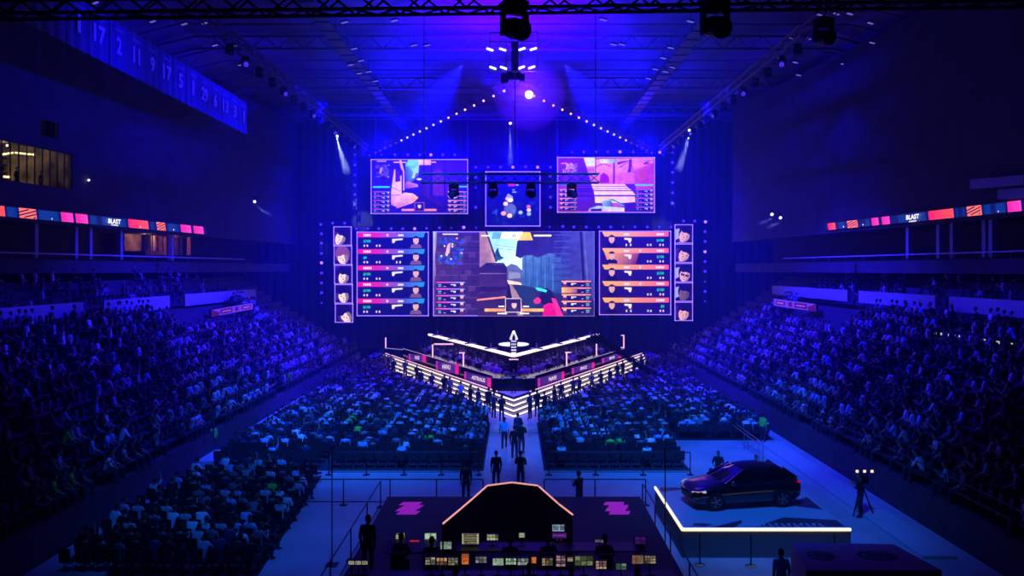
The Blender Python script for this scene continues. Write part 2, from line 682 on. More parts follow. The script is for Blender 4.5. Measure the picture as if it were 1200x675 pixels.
    b.beam(pt(t0, 11.8, -4.8), pt(t1, 11.8, -4.8), .2, 3.)
    struct(b, f'wall_suite_{side}', WALLM)
    colm = mat('suite_column', (.35, .35, .5), .6, noise=.1)
    pxs = (-30, 40, 87, 104, 140, 200) if s < 0 else (1235, 1164, 1156, 1118, 1102, 1066)
    c = MB()
    g = on_plane(sd, -.5)
    for i, px in enumerate(pxs):
        p = g(px, 280)
        c.box((p.x, p.y, 11.95), (.36, .36, 2.4))
    struct(c, f'column_{side}', colm)
    r = thing('suite_railing', f'pale horizontal railing in front of the {side} suites', 'railing', (0, 0, 0), 0, 'suite railings')
    m = MB()
    m.beam(pt(t0, 11.05, .0), pt(t1 - 12, 11.05, .0), .1, .09)
    m.obj('rail', mat('rail_paint', (.5, .5, .6), .5), r)
    for k in range(24):
        m = MB()
        m.tube(pt(t0 + k * 2.5, 10.6, .0), pt(t0 + k * 2.5, 11.05, .0), .02, 4)
        m.obj('post', STEEL, r)
    # ---- LED ribbon board
    rb = thing('led_ribbon', f'long LED ribbon board along the {side} balcony front, blue with pink and striped blocks', 'display', (0, 0, 0))
    if s < 0:
        yt = lambda x: 241.2 + (265.8 - 241.2) * x / 237
        yb2 = lambda x: 253.2 + (274.4 - 253.2) * x / 237
        x_end, x_far = 237, -420
        segs = [(-60, -35, 'p'), (-20, 4, 'r'), (21, 41, 's'), (70, 84, 'p'), (87, 101, 'p'), (149, 172, 'r'), (182, 192, 's'), (210, 222, 'p'), (225, 236.5, 'p')]
        tx = (126, 139)
    else:
        yt = lambda x: 262 + (234.4 - 262) * (x - 970) / 230
        yb2 = lambda x: 269.6 + (247 - 269.6) * (x - 970) / 230
        x_end, x_far = 970, 1560
        segs = [(970.5, 979, 'r'), (993, 1005, 's'), (1022, 1030, 'p'), (1034, 1043, 'p'), (1089, 1118, 'r'), (1134, 1151, 's'), (1182, 1198, 'p'), (1240, 1265, 'r')]
        tx = (1064.5, 1078)
    cv = Canvas(on_plane(sd, .32), n, .01)

    def band(xa, xb, c1, c2=None, sl=1.2, f0=0., f1=1.):
        ya = lambda x, fr: yt(x) + (yb2(x) - yt(x)) * fr
        cv.poly([(xa, ya(xa, f0)), (xb, ya(xb, f0)), (xb + sl, ya(xb, f1)), (xa + sl, ya(xa, f1))], c1 if c2 is None else [c1, c2, c2, c1])
    lo, hi = min(x_end, x_far), max(x_end, x_far)
    band(lo, hi, (0, 42, 128), sl=0)
    cv.up()
    x = lo
    while x < hi:      # darker arrow notches in the blue
        band(x, min(x + 6, hi - 1), (4, 14, 90), sl=1.5)
        x += 38
    cv.up()
    for xa, xb, k in segs:
        band(xa - 3, xb + 3, (6, 12, 82))
        if k == 'p':
            band(xa, xb, (235, 30, 150), (225, 60, 190))
        elif k == 'r':
            band(xa, xb, (255, 25, 95), (255, 75, 75))
        else:
            band(xa, xb, (255, 110, 95))
            cv.up()
            for q in range(4):
                y0, y1 = yt(xa) + .2, yb2(xa) - .2
                hh = y1 - y0
                sl_ = (yt(xb) - yt(xa))
                yl, yr = y0 + hh * (.36 + .34 * q), y0 + hh * (.36 + .34 * q - .62)
                th = hh * .15
                c0 = lambda v, e: min(max(v, y0), y1) + (sl_ if e else 0)
                # clip against the top and bottom by moving along the bar
                xl_, xr_ = xa, xb
                if yl > y1 - th:
                    xl_ = xa + (xb - xa) * min(1, (yl - (y1 - th)) / max(yl - yr, .01))
                    yl = y1 - th
                if yr < y0:
                    xr_ = xa + (xb - xa) * min(1, (y0 + hh * (.36 + .34 * q) - y0) / max(hh * .62, .01))
                    yr = y0
                if xr_ - xl_ > .6:
                    fl_, fr_ = (xl_ - xa) / (xb - xa) * sl_, (xr_ - xa) / (xb - xa) * sl_
                    cv.poly([(xl_, yl + fl_), (xr_, yr + fr_), (xr_, yr + th + fr_), (xl_, yl + th + fl_)], (40, 10, 70))
    cv.up()
    xa, xb = tx
    sk = (yt(xb) - yt(xa)) / (xb - xa)
    cv.text('BLAST', xa - .8, yt(xa) + 1.6, xb + .8, yt(xa) + 7.2, (255, 250, 255), sk)
    cv.text('PREMIER', xa + 2.5, yt(xa) + 8.3, xb - 2, yt(xa) + 9.9, (245, 235, 255), sk)
    for q in (59, 163, 202) if s < 0 else (990, 1013, 1172):
        cv.ell(q, yb2(q) - 2, .6, 1, (235, 225, 255), 6)
    cv.obj('display', screen_mat('ribbon_led', 1.45, .05), rb)
    m = MB()
    pl = on_plane(sd, .14)
    a, e = pl(lo, 0), pl(hi, 0)
    zc_ = 13.62
    m.beam((a.x, a.y, zc_), (e.x, e.y, zc_), .28, .68)
    m.obj('cabinet', BLACK, rb)
    return pt


PTS = [build_balcony(sd) for sd in SIDES]


# warm-lit suite interiors at the far end of the left suites
def lit_suite(sd, xa, xb, ya, yb, colr, e, k):
    f = on_plane(sd, -1.4)
    r = thing('suite_room', f'glazed suite glowing dull red under the left ribbon, {["narrower one with pale curtains", "wider one at the far end"][k]}', 'suite', (0, 0, 0), 0, 'lit suites')
    p = [f(xa, yb), f(xb, yb), f(xb, ya), f(xa, ya)]
    n = sd['n']
    m = MB()
    m.quad(*[q - n * 2 for q in p])
    m.obj('back_wall', mat('suite_wall', (.5, .3, .25), .8, noise=.5, nscale=1.4), r)
    m = MB()
    for i in range(4):
        t = i / 3
        m.tube(p[0].lerp(p[1], t), p[3].lerp(p[2], t), .05, 4)
    m.obj('frame', BLACK, r)
    m = MB()
    for i in range(3):
        t = .15 + .3 * i
        a = p[0].lerp(p[1], t) - n * .5
        b = p[3].lerp(p[2], t) - n * .5
        m.beam(a, a.lerp(b, .9), .35, .05)
    m.obj('curtain', mat('suite_curtain', (.7, .5, .4), .8, noise=.3), r)
    l = bpy.data.lights.new('suite_light', 'POINT')
    l.energy = e
    l.color = colr
    lo = bpy.data.objects.new('suite_light', l)
    COL.objects.link(lo)
    lo.location = (p[2] + p[3]) / 2 - n * .9 + Vector((0, 0, -.3))


lit_suite(SIDES[0], 172, 191, 274, 294, (1, .5, .35), 26, 0)
lit_suite(SIDES[0], 196, 237, 275, 299, (1, .25, .3), 22, 1)
# small wall lamp beside the lounge
wl = thing('wall_lamp', 'tiny white lamp on a bracket beside the lounge window', 'lamp', on_plane(SIDES[0], .15)(104, 211))
m = MB()
m.lathe([(.02, -.07), (.07, -.05), (.07, .02), (.02, .06)], 10)
m.obj('bulb', mat('lamp_small', (.9, .9, .9), .4, emit=(.9, .8, 1), es=4), wl)
m = MB()
m.tube((0, 0, -.1), (-.3, 0, -.25), .03, 5)
m.obj('bracket', BLACK, wl)


# small illuminated advert boards at the far ends of the parapets
def ad_sign(s):
    side = 'left' if s < 0 else 'right'
    if s < 0:
        q = [(247, 363), (297, 354.5), (297, 362.5), (247, 372)]
        Ya, Yb = 60, 66
    else:
        q = [(957, 356), (906, 351), (906, 358.5), (957, 366)]
        Ya, Yb = 60, 66
    a, b = P(q[0][0], q[3][1], Ya), P(q[1][0], q[2][1], Yb)
    hgt = (q[3][1] - q[0][1]) / F * Ya
    t = thing('advert_board', f'small lit purple advert board with red badges at the end of the {side} parapet', 'sign', a, 0, 'parapet adverts')
    d = b - a
    up = Vector((0, 0, hgt))
    nr = Vector((d.y, -d.x, 0)).normalized()
    if nr.y > 0:
        nr = -nr
    m = MB()
    o = Vector((0, 0, 0))
    e = -nr * .15
    m.add([o, d, d + up, up, o + e, d + e, d + up + e, up + e], [(0, 1, 2, 3), (7, 6, 5, 4), (0, 4, 5, 1), (3, 2, 6, 7), (0, 3, 7, 4), (1, 5, 6, 2)])
    m.obj('cabinet', BLACK, t)
    cv = Canvas(lambda u, v: d * u + up * v + nr * .01, nr, .01)
    cv.rect(0.02, 0.06, .98, .94, (96, 50, 250))
    cv.up()
    dk = (70, 0, 90)
    cv.rect(.2, .2, .48, .8, dk)
    cv.ell(.58, .5, .045, .3, dk)
    cv.rect(.7, .25, .93, .75, dk)
    cv.poly([(.02, .06), (.18, .06), (.18, .5), (.02, .94)], dk)
    cv.up()
    cv.rect(.24, .42, .44, .58, (150, 70, 240))
    cv.rect(.73, .4, .9, .6, (150, 70, 240))
    dsp = cv.obj('display', screen_mat('advert_led', 1.1, .15, 3), None)
    dsp.parent = t
    for k in (.1, .9):
        m = MB()
        m.tube(d * k + e, d * k + e - Vector((0, 0, 1.2)), .04, 5)
        m.obj('post', BLACK, t)


ad_sign(-1)
ad_sign(1)

# lit ledge lamps along the right tier top
for k, (px, w_) in enumerate(((1096, 4), (1105, 5), (1113, 7), (1124, 9), (1134, 4), (1140, 5), (1147, 4), (1155, 4), (1165, 9), (1173, 6), (1178, 4), (1184, 6))):
    py = 390 + (px - 1094) * .148
    Yl = 24.2 * F / (px - VX)
    p = P(px, py, Yl)
    ln = w_ / F * Yl * Yl / 24.2 * .95
    t = thing('ledge_lamp', f'small white strip lamp on the right tier ledge, {ordw(k)} from the stage end', 'lamp', p, 0, 'white ledge lamps')
    m = MB()
    m.box((0, 0, 0), (.06, ln, .13))
    m.obj('diffuser', mat('ledge_lamp_glow', (.9, .9, .9), .4, emit=(.75, .75, .8), es=.7, sample=False), t)
    m = MB()
    m.box((.08, 0, .0), (.08, ln + .1, .2))
    m.obj('housing', BLACK, t)
rl = thing('ledge_railing', 'thin pale handrail above the white ledge lamps', 'railing', (24.9, 53, 6.55))
m = MB()
m.tube((0, -24, 0), (0, 22, 0), .035, 5)
m.obj('rail', mat('rail_paint'), rl)
for j in range(24):
    m = MB()
    m.tube((0, -24 + 2 * j, 0), (0, -24 + 2 * j, -.9), .02, 4)
    m.obj('post', BLACK, rl)

# ---------------------------------------------------------------- number banners
nums = ['1', '17', '2', '11', '9', '17', '5', '1', '29', '6', '13', '3', '1']
bcloth = mat('banner_cloth', (.10, .10, .24), .8, noise=.15, nscale=2)
bprint = mat('banner_print', (.9, .8, .85), .8)
for k in range(-2, len(nums)):
    Yc = 42.3 + 2.1 * k if k < 2 else 42.3 + 2.1 * k + .05 * k
    lab = nums[k] if k >= 0 else None
    seq = ''
    if lab in ('1', '17'):
        seq = {0: ' beside another 17', 1: ' between 1 and 2', 5: ' between 9 and 5', 7: ' between 5 and 29', 12: ' at the far end'}[k]
    t = thing('number_banner', (f'blue hanging banner printed with number {lab}{seq}' if lab else f'plain dark blue hanging banner at the near end of the banner line, {["outer", "inner"][k + 2]} one'),
              'banner', (-24, Yc, 22.15), 0, 'retired number banners')
    m = MB()
    nn = 10
    vs, fs = [], []
    for i in range(nn + 1):
        y = -1.03 + 2.06 * i / nn
        x = .05 * math.sin(i * 1.3 + k)
        vs += [(x, y, 0), (x, y, 2.85), (x - .02, y, 0), (x - .02, y, 2.85)]
    for i in range(nn):
        a, b = 4 * i, 4 * i + 4
        fs += [(a, b, b + 1, a + 1), (a + 3, b + 3, b + 2, a + 2)]
    m.add(vs, fs)
    m.obj('cloth', bcloth, t)
    m = MB()
    m.tube((0, -1.03, 2.85), (0, 1.03, 2.85), .04, 6)
    m.obj('top_rod', BLACK, t)
    if lab:
        vs, fs = text_geo(lab)
        w_ = .62 * len(lab) if lab != '1' else .3
        if lab == '11':
            w_ = .85
        m = MB()
        # text faces the hall (+X); reads left to right toward +Y
        m.add([(.075, (u - .5) * w_, .9 + v * 1.05) for u, v in vs], fs)
        m.obj('number', bprint, t)
        m = MB()
        m.box((.07, 0, 2.35), (.01, 1.0, .16))
        m.obj('name_line', mat('banner_faint', (.3, .26, .45), .8), t)


# ================================================================ lamps / moving heads
def make_moving_head(lens, name='moving_head', sc=1.):
    """hangs from its origin, head aimed along -Y and a little down"""
    t = thing(name, 'x', 'stage light')
    m = MB()
    m.box((0, 0, -.07 * sc), (.36 * sc, .3 * sc, .14 * sc))
    m.box((0, 0, .01 * sc), (.1 * sc, .08 * sc, .1 * sc))
    m.obj('base', BLACK, t)
    m = MB()
    m.box((0, 0, -.17 * sc), (.42 * sc, .12 * sc, .06 * sc))
    for q in (-1, 1):
        m.box((q * .2 * sc, 0, -.36 * sc), (.05 * sc, .13 * sc, .38 * sc))
    m.obj('yoke', BLACK, t)
    ax = Vector((0, -1, -.35)).normalized()
    c = Vector((0, 0, -.42 * sc))
    m = MB()
    m.lathe([(.09 * sc, -.24 * sc), (.15 * sc, -.2 * sc), (.17 * sc, 0), (.155 * sc, .2 * sc), (.17 * sc, .25 * sc)], 14, c, ax)
    h = m.obj('head', BLACK, t, smooth=False)
    m = MB()
    m.lathe([(.155 * sc, .245 * sc), (.14 * sc, .27 * sc), (.05 * sc, .285 * sc)], 14, c, ax)
    m.obj('lens', lens, h)
    freeze(t)
    return t


first_use = {}


def use(proto, loc, rot, label, group=None):
    k = proto.name
    if k not in first_use:
        first_use[k] = 1
        proto.location = loc
        proto.rotation_euler = rot
        tag(proto, label, None, group)
        return proto
    return dup(proto, loc, rot, label, group)


# small screen-frame lamps: front-facing lens in a round can
def make_can(lens, r=.18):
    t = thing('frame_lamp', 'x', 'stage light')
    m = MB()
    m.lathe([(r * .6, .25), (r * 1.25, .2), (r * 1.35, -.05), (r * 1.2, -.08)], 12, (0, 0, 0), (0, 1, 0))
    m.box((0, .2, .2), (.1, .1, .3))
    h = m.obj('housing', BLACK, t)
    m = MB()
    m.lathe([(r, .0), (r * .85, .09), (r * .3, .12)], 12, (0, 0, 0), (0, -1, 0))
    m.obj('lens', lens, t)
    freeze(t)
    return t


CANV, CANP, CAND = make_can(LENSV), make_can(LENSP, .21), make_can(LENSD, .14)
ROWS = [
    ('above the upper left screen', [(433, 182), (447, 181.5), (463, 181.5), (478, 181.5), (492, 181.5), (505, 181.5), (519, 181.5), (533, 181.5)], 'ddvvvpvv'),
    ('above the upper right screen', [(670, 178.5), (684, 178), (698.5, 178), (712, 178), (726.5, 178), (742, 178), (757, 178), (773, 178.5)], 'dvvvpvdp'),
    ('above the small map screen', [(572, 196), (586.5, 196), (601, 196), (616, 195.5), (630, 196)], 'vvpvp'),
    ('in the post left of the map screen', [(557.5, 196), (557.5, 208), (557.5, 220), (557.5, 243)], 'vvdv'),
    ('in the post right of the map screen', [(645, 196), (645, 207), (645, 219), (645, 231), (645, 243)], 'vvdvv'),
    ('in the post beside the upper left screen', [(416, 181.5), (416, 193.5), (416, 205), (416, 217), (416, 228), (416, 240)], 'dvdvvd'),
    ('in the post beside the upper right screen', [(788, 179), (788, 190.5), (788, 202), (788, 214), (788, 226), (788, 238)], 'dvvvvv'),
    ('above the main screens on the left', [(418, 268), (431, 268), (444, 268), (458.5, 268), (472, 268), (486, 268), (500, 267.5), (515, 267), (529, 267), (543.5, 266.5), (558, 267)], 'vvvvvpvvdpd'),
    ('above the main screens on the right', [(644, 266), (659.5, 265.5), (672.5, 266), (687, 266), (701.5, 266), (715.5, 266), (730, 266), (744, 266), (758.5, 266), (772.5, 266), (786, 266)], 'dvvvvvdvvvv'),
    ('above the left portrait screens', [(376, 263), (390, 261.5), (404, 261.5)], 'vvv'),
    ('above the right portrait screens', [(801, 259), (814, 259), (826.5, 260)], 'vvp'),
    ('in the outer post beside the left portraits', [(377, 274), (377, 285), (377, 297), (377, 308), (377, 320), (377, 331.5), (377, 343), (377, 355)], 'vvvpvvvd'),
    ('in the outer post beside the right portraits', [(826, 271.5), (826, 283), (826, 295), (826, 306.5), (826, 318), (826, 330), (826, 341.5), (826, 353)], 'vvpvvdvd'),
]
YS = 90.0
for where, pts, kinds in ROWS:
    for i, ((px, py), kd) in enumerate(zip(pts, kinds)):
        pr = {'v': CANV, 'p': CANP, 'd': CAND}[kd]
        word = {'v': 'violet', 'p': 'bright lilac', 'd': 'dim violet'}[kd]
        end = 'from its top' if 'post' in where else 'from its outer left end'
        end = 'from top' if 'post' in where else 'from left'
        use(pr, P(px, py, YS + .6), (0, 0, 0), f'{word} lamp {where}, {ordw(i)} {end}', 'lamps around the screens')
# truss frames the lamps sit on
def lattice(mb, a, b, w=.4, r=.03, step=.8, m=None):
    a, b = Vector(a), Vector(b)
    d = b - a
    L = d.length
    d.normalize()
    sd = d.cross(Vector((0, 0, 1)))
    sd = sd.normalized() if sd.length > .05 else Vector((1, 0, 0))
    up = sd.cross(d).normalized()
    cs = [sd * (w / 2 * i) + up * (w / 2 * j) for i, j in ((-1, -1), (1, -1), (1, 1), (-1, 1))]
    for c in cs:
        mb.tube(a + c, b + c, r, 5, m)
    n = max(2, int(L / step))
    for k in range(n):
        p, q = a + d * (L * k / n), a + d * (L * (k + 1) / n)
        for j in range(4):
            c1, c2 = cs[j], cs[(j + 1) % 4]
            if k % 2:
                c1, c2 = c2, c1
            mb.tube(p + c1, q + c2, r * .6, 4, m)
    return mb


def truss(name, label, a, b, w=.4, r=.03, step=.8, group=None, cat='truss'):
    a, b = Vector(a), Vector(b)
    mb = lattice(MB(), a, b, w, r, step)
    o = mb.obj(name, TRUSSM, origin=(a + b) / 2)
    return tag(o, label, cat, group)


Yt = YS + 1.1
for lab, a, b in (('dark truss behind the lamps above the upper left screen', (428, 181.5), (550, 181.5)),
                  ('dark truss behind the lamps above the upper right screen', (656, 178), (790, 178)),
                  ('dark truss above the small map screen', (555, 196), (648, 196)),
                  ('dark vertical truss left of the map screen', (557.5, 199), (557.5, 250)),
                  ('dark vertical truss right of the map screen', (645, 199), (645, 250)),
                  ('dark vertical truss beside the upper left screen', (416, 178), (416, 245)),
                  ('dark vertical truss beside the upper right screen', (788, 181), (788, 243)),
                  ('long dark truss above the main screens', (411, 267.5), (795, 266)),
                  ('short dark truss above the left portrait screens', (373, 262), (411, 262)),
                  ('short dark truss above the right portrait screens', (797, 259.5), (830, 259.5)),
                  ('outermost dark vertical truss beside the left portraits', (377, 266), (377, 360)),
                  ('outermost dark vertical truss beside the right portraits', (826, 264), (826, 358))):
    truss('lamp_truss', lab, P(*a, Yt), P(*b, Yt), .34, .025, .8, 'screen wall trusses')

# V truss over the stage
TAN = .485
VA = Vector((0, 54, 22.9))
LENSA = mat('lens_amber', (.2, .1, .1), .3, emit=(1, .45, .5), es=2.2, sample=False)
CANA = make_can(LENSA, .10)
CANL = make_can(mat('lens_lavender', (.2, .1, .2), .3, emit=(.6, .4, 1), es=1.8, sample=False), .12)
for s in (-1, 1):
    side = 'left' if s < 0 else 'right'
    B = Vector((s * 15.4, 85, 22.9))
    truss('roof_chevron_truss', f'{side} arm of the V-shaped lighting truss above the stage', VA + Vector((0, 0, .3)), B + Vector((0, 0, .3)), .5, .035, .9, 'chevron truss arms')
    for i in range(19):
        f = .045 + .052 * i
        p = VA.lerp(B, f)
        pr = CANA if i < 7 else (CANL if i < 14 else CAND)
        if s > 0 and i == 0:
            continue
        w_ = 'pinkish' if i < 7 else ('lavender' if i < 14 else 'dim violet')
        use(pr, p + Vector((0, -.35, -.1)), (.15, 0, -.1 * s), f'{w_} pin lamp on the {side} arm of the roof V truss, {ordw(i)} from tip', 'pin lamps on the V truss')

# side trusses with hanging heads
HOFF = make_moving_head(LENSOFF)
HDIM = make_moving_head(LENSD, 'wash_light')
for s in (-1, 1):
    side = 'left' if s < 0 else 'right'
    a, b = Vector((s * 16, 42, 23.1)), Vector((s * 16, 83, 23.1))
    truss('side_truss', f'long receding lattice truss on the {side} side below the roof', a, b, .6, .045, 1.1, 'side trusses')
    truss('upper_side_truss', f'second higher lattice truss just outside the {side} side truss', a + Vector((s * 1.6, 0, 1.3)), b + Vector((s * 1.6, 0, 1.3)), .5, .04, 1.1, 'side trusses')
    for i in range(16):
        p = a.lerp(b, .03 + i * .062) + Vector((0, 0, -.42))
        use(HDIM if i % 3 == 1 else HOFF, p, (0, 0, -s * .9 + random.uniform(-.5, .5)), f'moving head light under the {side} side truss, {ordw(i)} from the camera', 'heads under the side trusses')

# roof work lamps (small oblong lights scattered under the roof)
WL = thing('roof_lamp', 'x', 'lamp')
m = MB()
m.box((0, 0, .06), (.62, .2, .1))
m.tube((0, 0, .1), (0, 0, .8), .02, 5)
m.obj('housing', BLACK, WL)
m = MB()
m.box((0, 0, -.02), (.55, .14, .05))
m.obj('diffuser', mat('roof_lamp_glow', (.5, .5, .6), .4, emit=(.22, .16, 1), es=.55, sample=False), WL)
freeze(WL)
rl_px = [(411, 76), (421, 86), (216, 28), (240, 27), (252, 53), (274, 54), (282, 76), (404, 26), (415, 57), (423, 71), (432, 84), (440, 95), (707, 23), (713, 6), (786, 56), (777, 68), (768, 81), (760, 92),
         (780, 84), (788, 79), (809, 25), (960, 17), (980, 16), (996, 16), (928, 45), (947, 45), (915, 68), (932, 73), (936, 88), (1020, 27), (1022, 50), (988, 75), (960, 91), (1180, 40), (1160, 54), (1190, 40), (462, 24), (500, 53), (485, 53), (719, 52), (729, 52), (179, 25), (112, 3), (60, 4)]
for i, (px, py) in enumerate(rl_px):
    Yl = F * 16.5 / (HY - py)
    p = P(px, py, Yl)
    zone = 'left' if px < 600 else 'right'
    use(WL, p, (0, 0, .6 if px > VX else -.6), f'small oblong roof lamp under the {zone} roof half, {ordw(sum(1 for q in rl_px[:i] if (q[0] < 600) == (px < 600)))} of the scatter', 'small roof lamps')

# near dark heads and overhead truss close to the camera
NEAR = truss('near_truss', 'black truss crossing the very top of the view', P(-90, 9, 12), P(1290, -8, 12), .3, .03, .35)
MHN = make_moving_head(LENSOFF, 'hanging_moving_head', 1.0)
for px, py, Y, lab in ((603, 2, 12, 'large black moving head hanging at top centre close to the camera'), (838, 0, 12, 'large black moving head hanging right of the top centre one'), (965, 22, 17.5, 'smaller dark moving head hanging below the truss at upper right')):
    use(MHN, P(px, py, Y), (0, 0, .5 if px < 700 else .2), lab)
truss('drop_arm', 'dark hanging arm carrying the smaller moving head at upper right', P(965, 22, 17.5) + Vector((0, 0, .15)), P(965, -60, 17.5), .2, .02, .4)
truss('centre_truss', 'dark horizontal truss hanging in front of the upper screens', P(493, 209, 35), P(702, 209, 35), .4, .03, .5)
for i, px in enumerate((532, 578, 622, 670)):
    p = P(px, 216, 35)
    use(HOFF, p, (0, 0, .3 * (i - 1.5)), f'dark moving head under the truss before the upper screens, {ordw(i)} from left', 'heads before the upper screens')
for i, (px, Yc) in enumerate(((497, 35), (698, 35))):
    m = MB()
    a = P(px, 205, Yc)
    m.tube(a, (a.x, a.y, 28.5), .02, 5)
    tag(m.obj('hoist_cable', BLACK), f'thin cable holding the {["left", "right"][i]} end of the truss before the upper screens', 'cable')
for i, (px, y0, y1, Yc) in enumerate(((548, 104, 186, 89.5), (653, 124, 185, 89.5), (440, 100, 186, 89.5), (765, 100, 184, 89.5))):
    m = MB()
    a = P(px, y1, Yc)
    m.tube(a, (a.x, a.y, 28.9), .05, 5)
    tag(m.obj('screen_cable', STEEL), f'thin pale cable rising from the {["inner", "inner", "outer", "outer"][i]} top corner of the upper {["left", "right", "left", "right"][i]} screen', 'cable')
# strobe cluster
SC = thing('strobe_cluster', 'floating frame of eight tilted white strobe bars at top centre', 'stage light', P(602, 70, 50))
c0 = P(602, 70, 50)
m = MB()
for z in (-.7, .75):
    m.beam((-1.7, .15, z), (1.7, .15, z), .06, .06)
for x in (-1.55, -.5, .5, 1.55):
    m.beam((x, .15, -.7), (x, .15, 1.8), .05, .05)
for z in (1.2, 1.8):
    m.beam((-1.6, .15, z), (1.6, .15, z), .08, .08)
m.obj('frame', TRUSSM, SC)
for (px, py, sg) in ((574, 58, 1), (589, 58, 1), (611.5, 57.5, -1), (625, 57.5, -1), (577.5, 79.5, 1), (590, 79.5, 1), (611, 79, -1), (623, 79, -1)):
    p = P(px, py, 50) - c0
    m = MB()
    m.beam(p + Vector((-.21, 0, .07 * sg)), p + Vector((.21, 0, -.07 * sg)), .12, .1)
    hs = m.obj('strobe_bar', LENSW, SC)
m = MB()
m.box((0, .1, -1.05), (.9, .4, .5))
m.box((-.6, .1, -1.2), (.5, .4, .6))
m.box((.55, .1, -1.15), (.35, .4, .45))
m.obj('motor_box', BLACK, SC)
# pale drop column
m = MB()
a = P(603.5, 84, 46)
m.tube(a, a + Vector((0, 0, 1.75)), .22, 10)
m.tube(a, a - Vector((0, 0, 5.5)), .03, 6)
tag(m.obj('cable_drop', mat('pale_sleeve', (.55, .5, .75), .8, noise=.1), origin=a), 'pale cloth cable sleeve hanging between the strobe bars', 'cable')


# beam lamps with visible cones
LIGHTS = []


def spot(name, loc, to, energy, col, ang, blend=.3, r=.1, vol=1.):
    l = bpy.data.lights.new(name, 'SPOT')
    l.energy = energy
    l.color = col
    l.spot_size = math.radians(ang)
    l.spot_blend = blend
    l.shadow_soft_size = r
    l.shadow_soft_size = min(r, .06)
    o = bpy.data.objects.new(name, l)
    COL.objects.link(o)
    o.location = loc
    o.rotation_euler = (Vector(to) - Vector(loc)).to_track_quat('-Z', 'Y').to_euler()
    return o


BEAMV = bpy.data.materials.new('added_haze')
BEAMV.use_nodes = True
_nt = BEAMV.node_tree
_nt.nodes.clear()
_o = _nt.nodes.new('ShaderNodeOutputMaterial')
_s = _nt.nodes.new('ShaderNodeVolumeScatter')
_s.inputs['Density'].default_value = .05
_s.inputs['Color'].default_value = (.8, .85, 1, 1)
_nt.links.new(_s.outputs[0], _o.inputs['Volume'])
BH = make_moving_head(LENSW, 'beam_light', .75)
beams = [((395, 161), (424, 257), 70, 60000, 'beam light throwing a pale cone beside the upper left screen', 6),
         ((808, 154), (776, 259), 70, 60000, 'beam light throwing a pale cone beside the upper right screen', 6),
         ((598, 146), (598, 268), 66, 30000, 'beam light throwing a narrow cone down above the map screen', 4),
         ((298, 238), (380, 290), 62, 8000, 'small beam light left of the screens shining to the right', 3),
         ((905, 253), (840, 286), 60, 5000, 'upper one of two small beam lights right of the screens', 3),
         ((915, 257), (850, 290), 60, 5000, 'lower one of two small beam lights right of the screens', 3)]
for (a, b, Y, e, lab, ang) in beams:
    p, q = P(*a, Y), P(*b, 96)
    rt = math.atan2(q.x - p.x, -(q.y - p.y))
    h = use(BH, p + Vector((0, .25, .5)), (0, 0, 0), lab, 'beam lights')
    src = p + Vector((0, -.25, -.15))
    spot('beam', src, q, e, (.55, .62, 1), ang, .5)
    # cone of denser haze added to make the beam show
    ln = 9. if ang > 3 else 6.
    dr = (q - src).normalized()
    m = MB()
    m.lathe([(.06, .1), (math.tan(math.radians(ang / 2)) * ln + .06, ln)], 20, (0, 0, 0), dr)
    tag(m.obj('added_haze', BEAMV, loc=src), f'added haze cone for the {lab[:lab.index(" throwing") if " throwing" in lab else (lab.index(" shining") if " shining" in lab else len(lab))]}', 'added haze', 'added beam haze', 'stuff')
# dazzling spot aimed at the camera
fs_ = thing('follow_spot', 'dazzling round white-violet spotlight at the tip of the V truss', 'stage light', P(620, 111, 54))
m = MB()
m.lathe([(.27, 0), (.24, .12), (.1, .2)], 18, (0, 0, 0), (0, -1, 0))
m.obj('lens', mat('lens_dazzle', (.5, .4, .6), .3, emit=(.9, .7, 1), es=14, sample=False), fs_)
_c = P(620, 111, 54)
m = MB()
m.lathe([(.02, -2.6), (1.1, -2.3), (1.95, -1.6), (2.45, -.8), (2.6, 0), (2.45, .8), (1.95, 1.6), (1.1, 2.3), (.02, 2.6)], 24)  # ball of denser haze added to form the spotlight's halo
tag(m.obj('added_haze', BEAMV, loc=_c), 'added haze ball forming the halo of the dazzling spotlight at the V truss tip', 'added haze', 'added beam haze', 'stuff')
spot('halo', _c + Vector((0, -.35, 0)), (0, 30, 14), 1300, (.16, .02, 1), 170, .9)
m = MB()
m.lathe([(.34, -.02), (.34, .3), (.2, .7)], 18, (0, 0, 0), (0, 1, 0))
m.box((0, .3, .45), (.1, .1, .5))
m.obj('housing', BLACK, fs_)


# ================================================================ screens
SCR = screen_mat('screen_led', 1.8, .22, 1.4)
SCRU = screen_mat('screen_led_upper', 1.25, .2, 1.6)
SCRF = screen_mat('screen_led_flat', 1.2, .04, 1.0)


def screen(name, label, x0, y0, x1, y1, Y, draw, group=None, m=None, cat='screen', fr=.9):
    c = P((x0 + x1) / 2, (y0 + y1) / 2, Y)
    t = thing(name, label, cat, c, 0, group)
    w, h = (x1 - x0) / F * Y, (y1 - y0) / F * Y
    mb = MB()
    mb.box((0, .22, 0), (w + .1, .35, h + .1))
    mb.obj('cabinet', BLACK, t)
    lw = fr / F * Y
    mb = MB()
    for sx in (-1, 1):
        mb.box((sx * (w / 2 + .0), 0, 0), (lw, .1, h + lw))
        mb.box((0, 0, sx * h / 2), (w + lw, .1, lw))
    mb.obj('light_frame', FRAME_LED, t)
    cv = Canvas(lambda x, y: P(x, y, Y) - c, (0, -1, 0), .006)
    draw(cv)
    cv.obj('display', m or (SCRU if Y < YS else SCR), t)
    return t


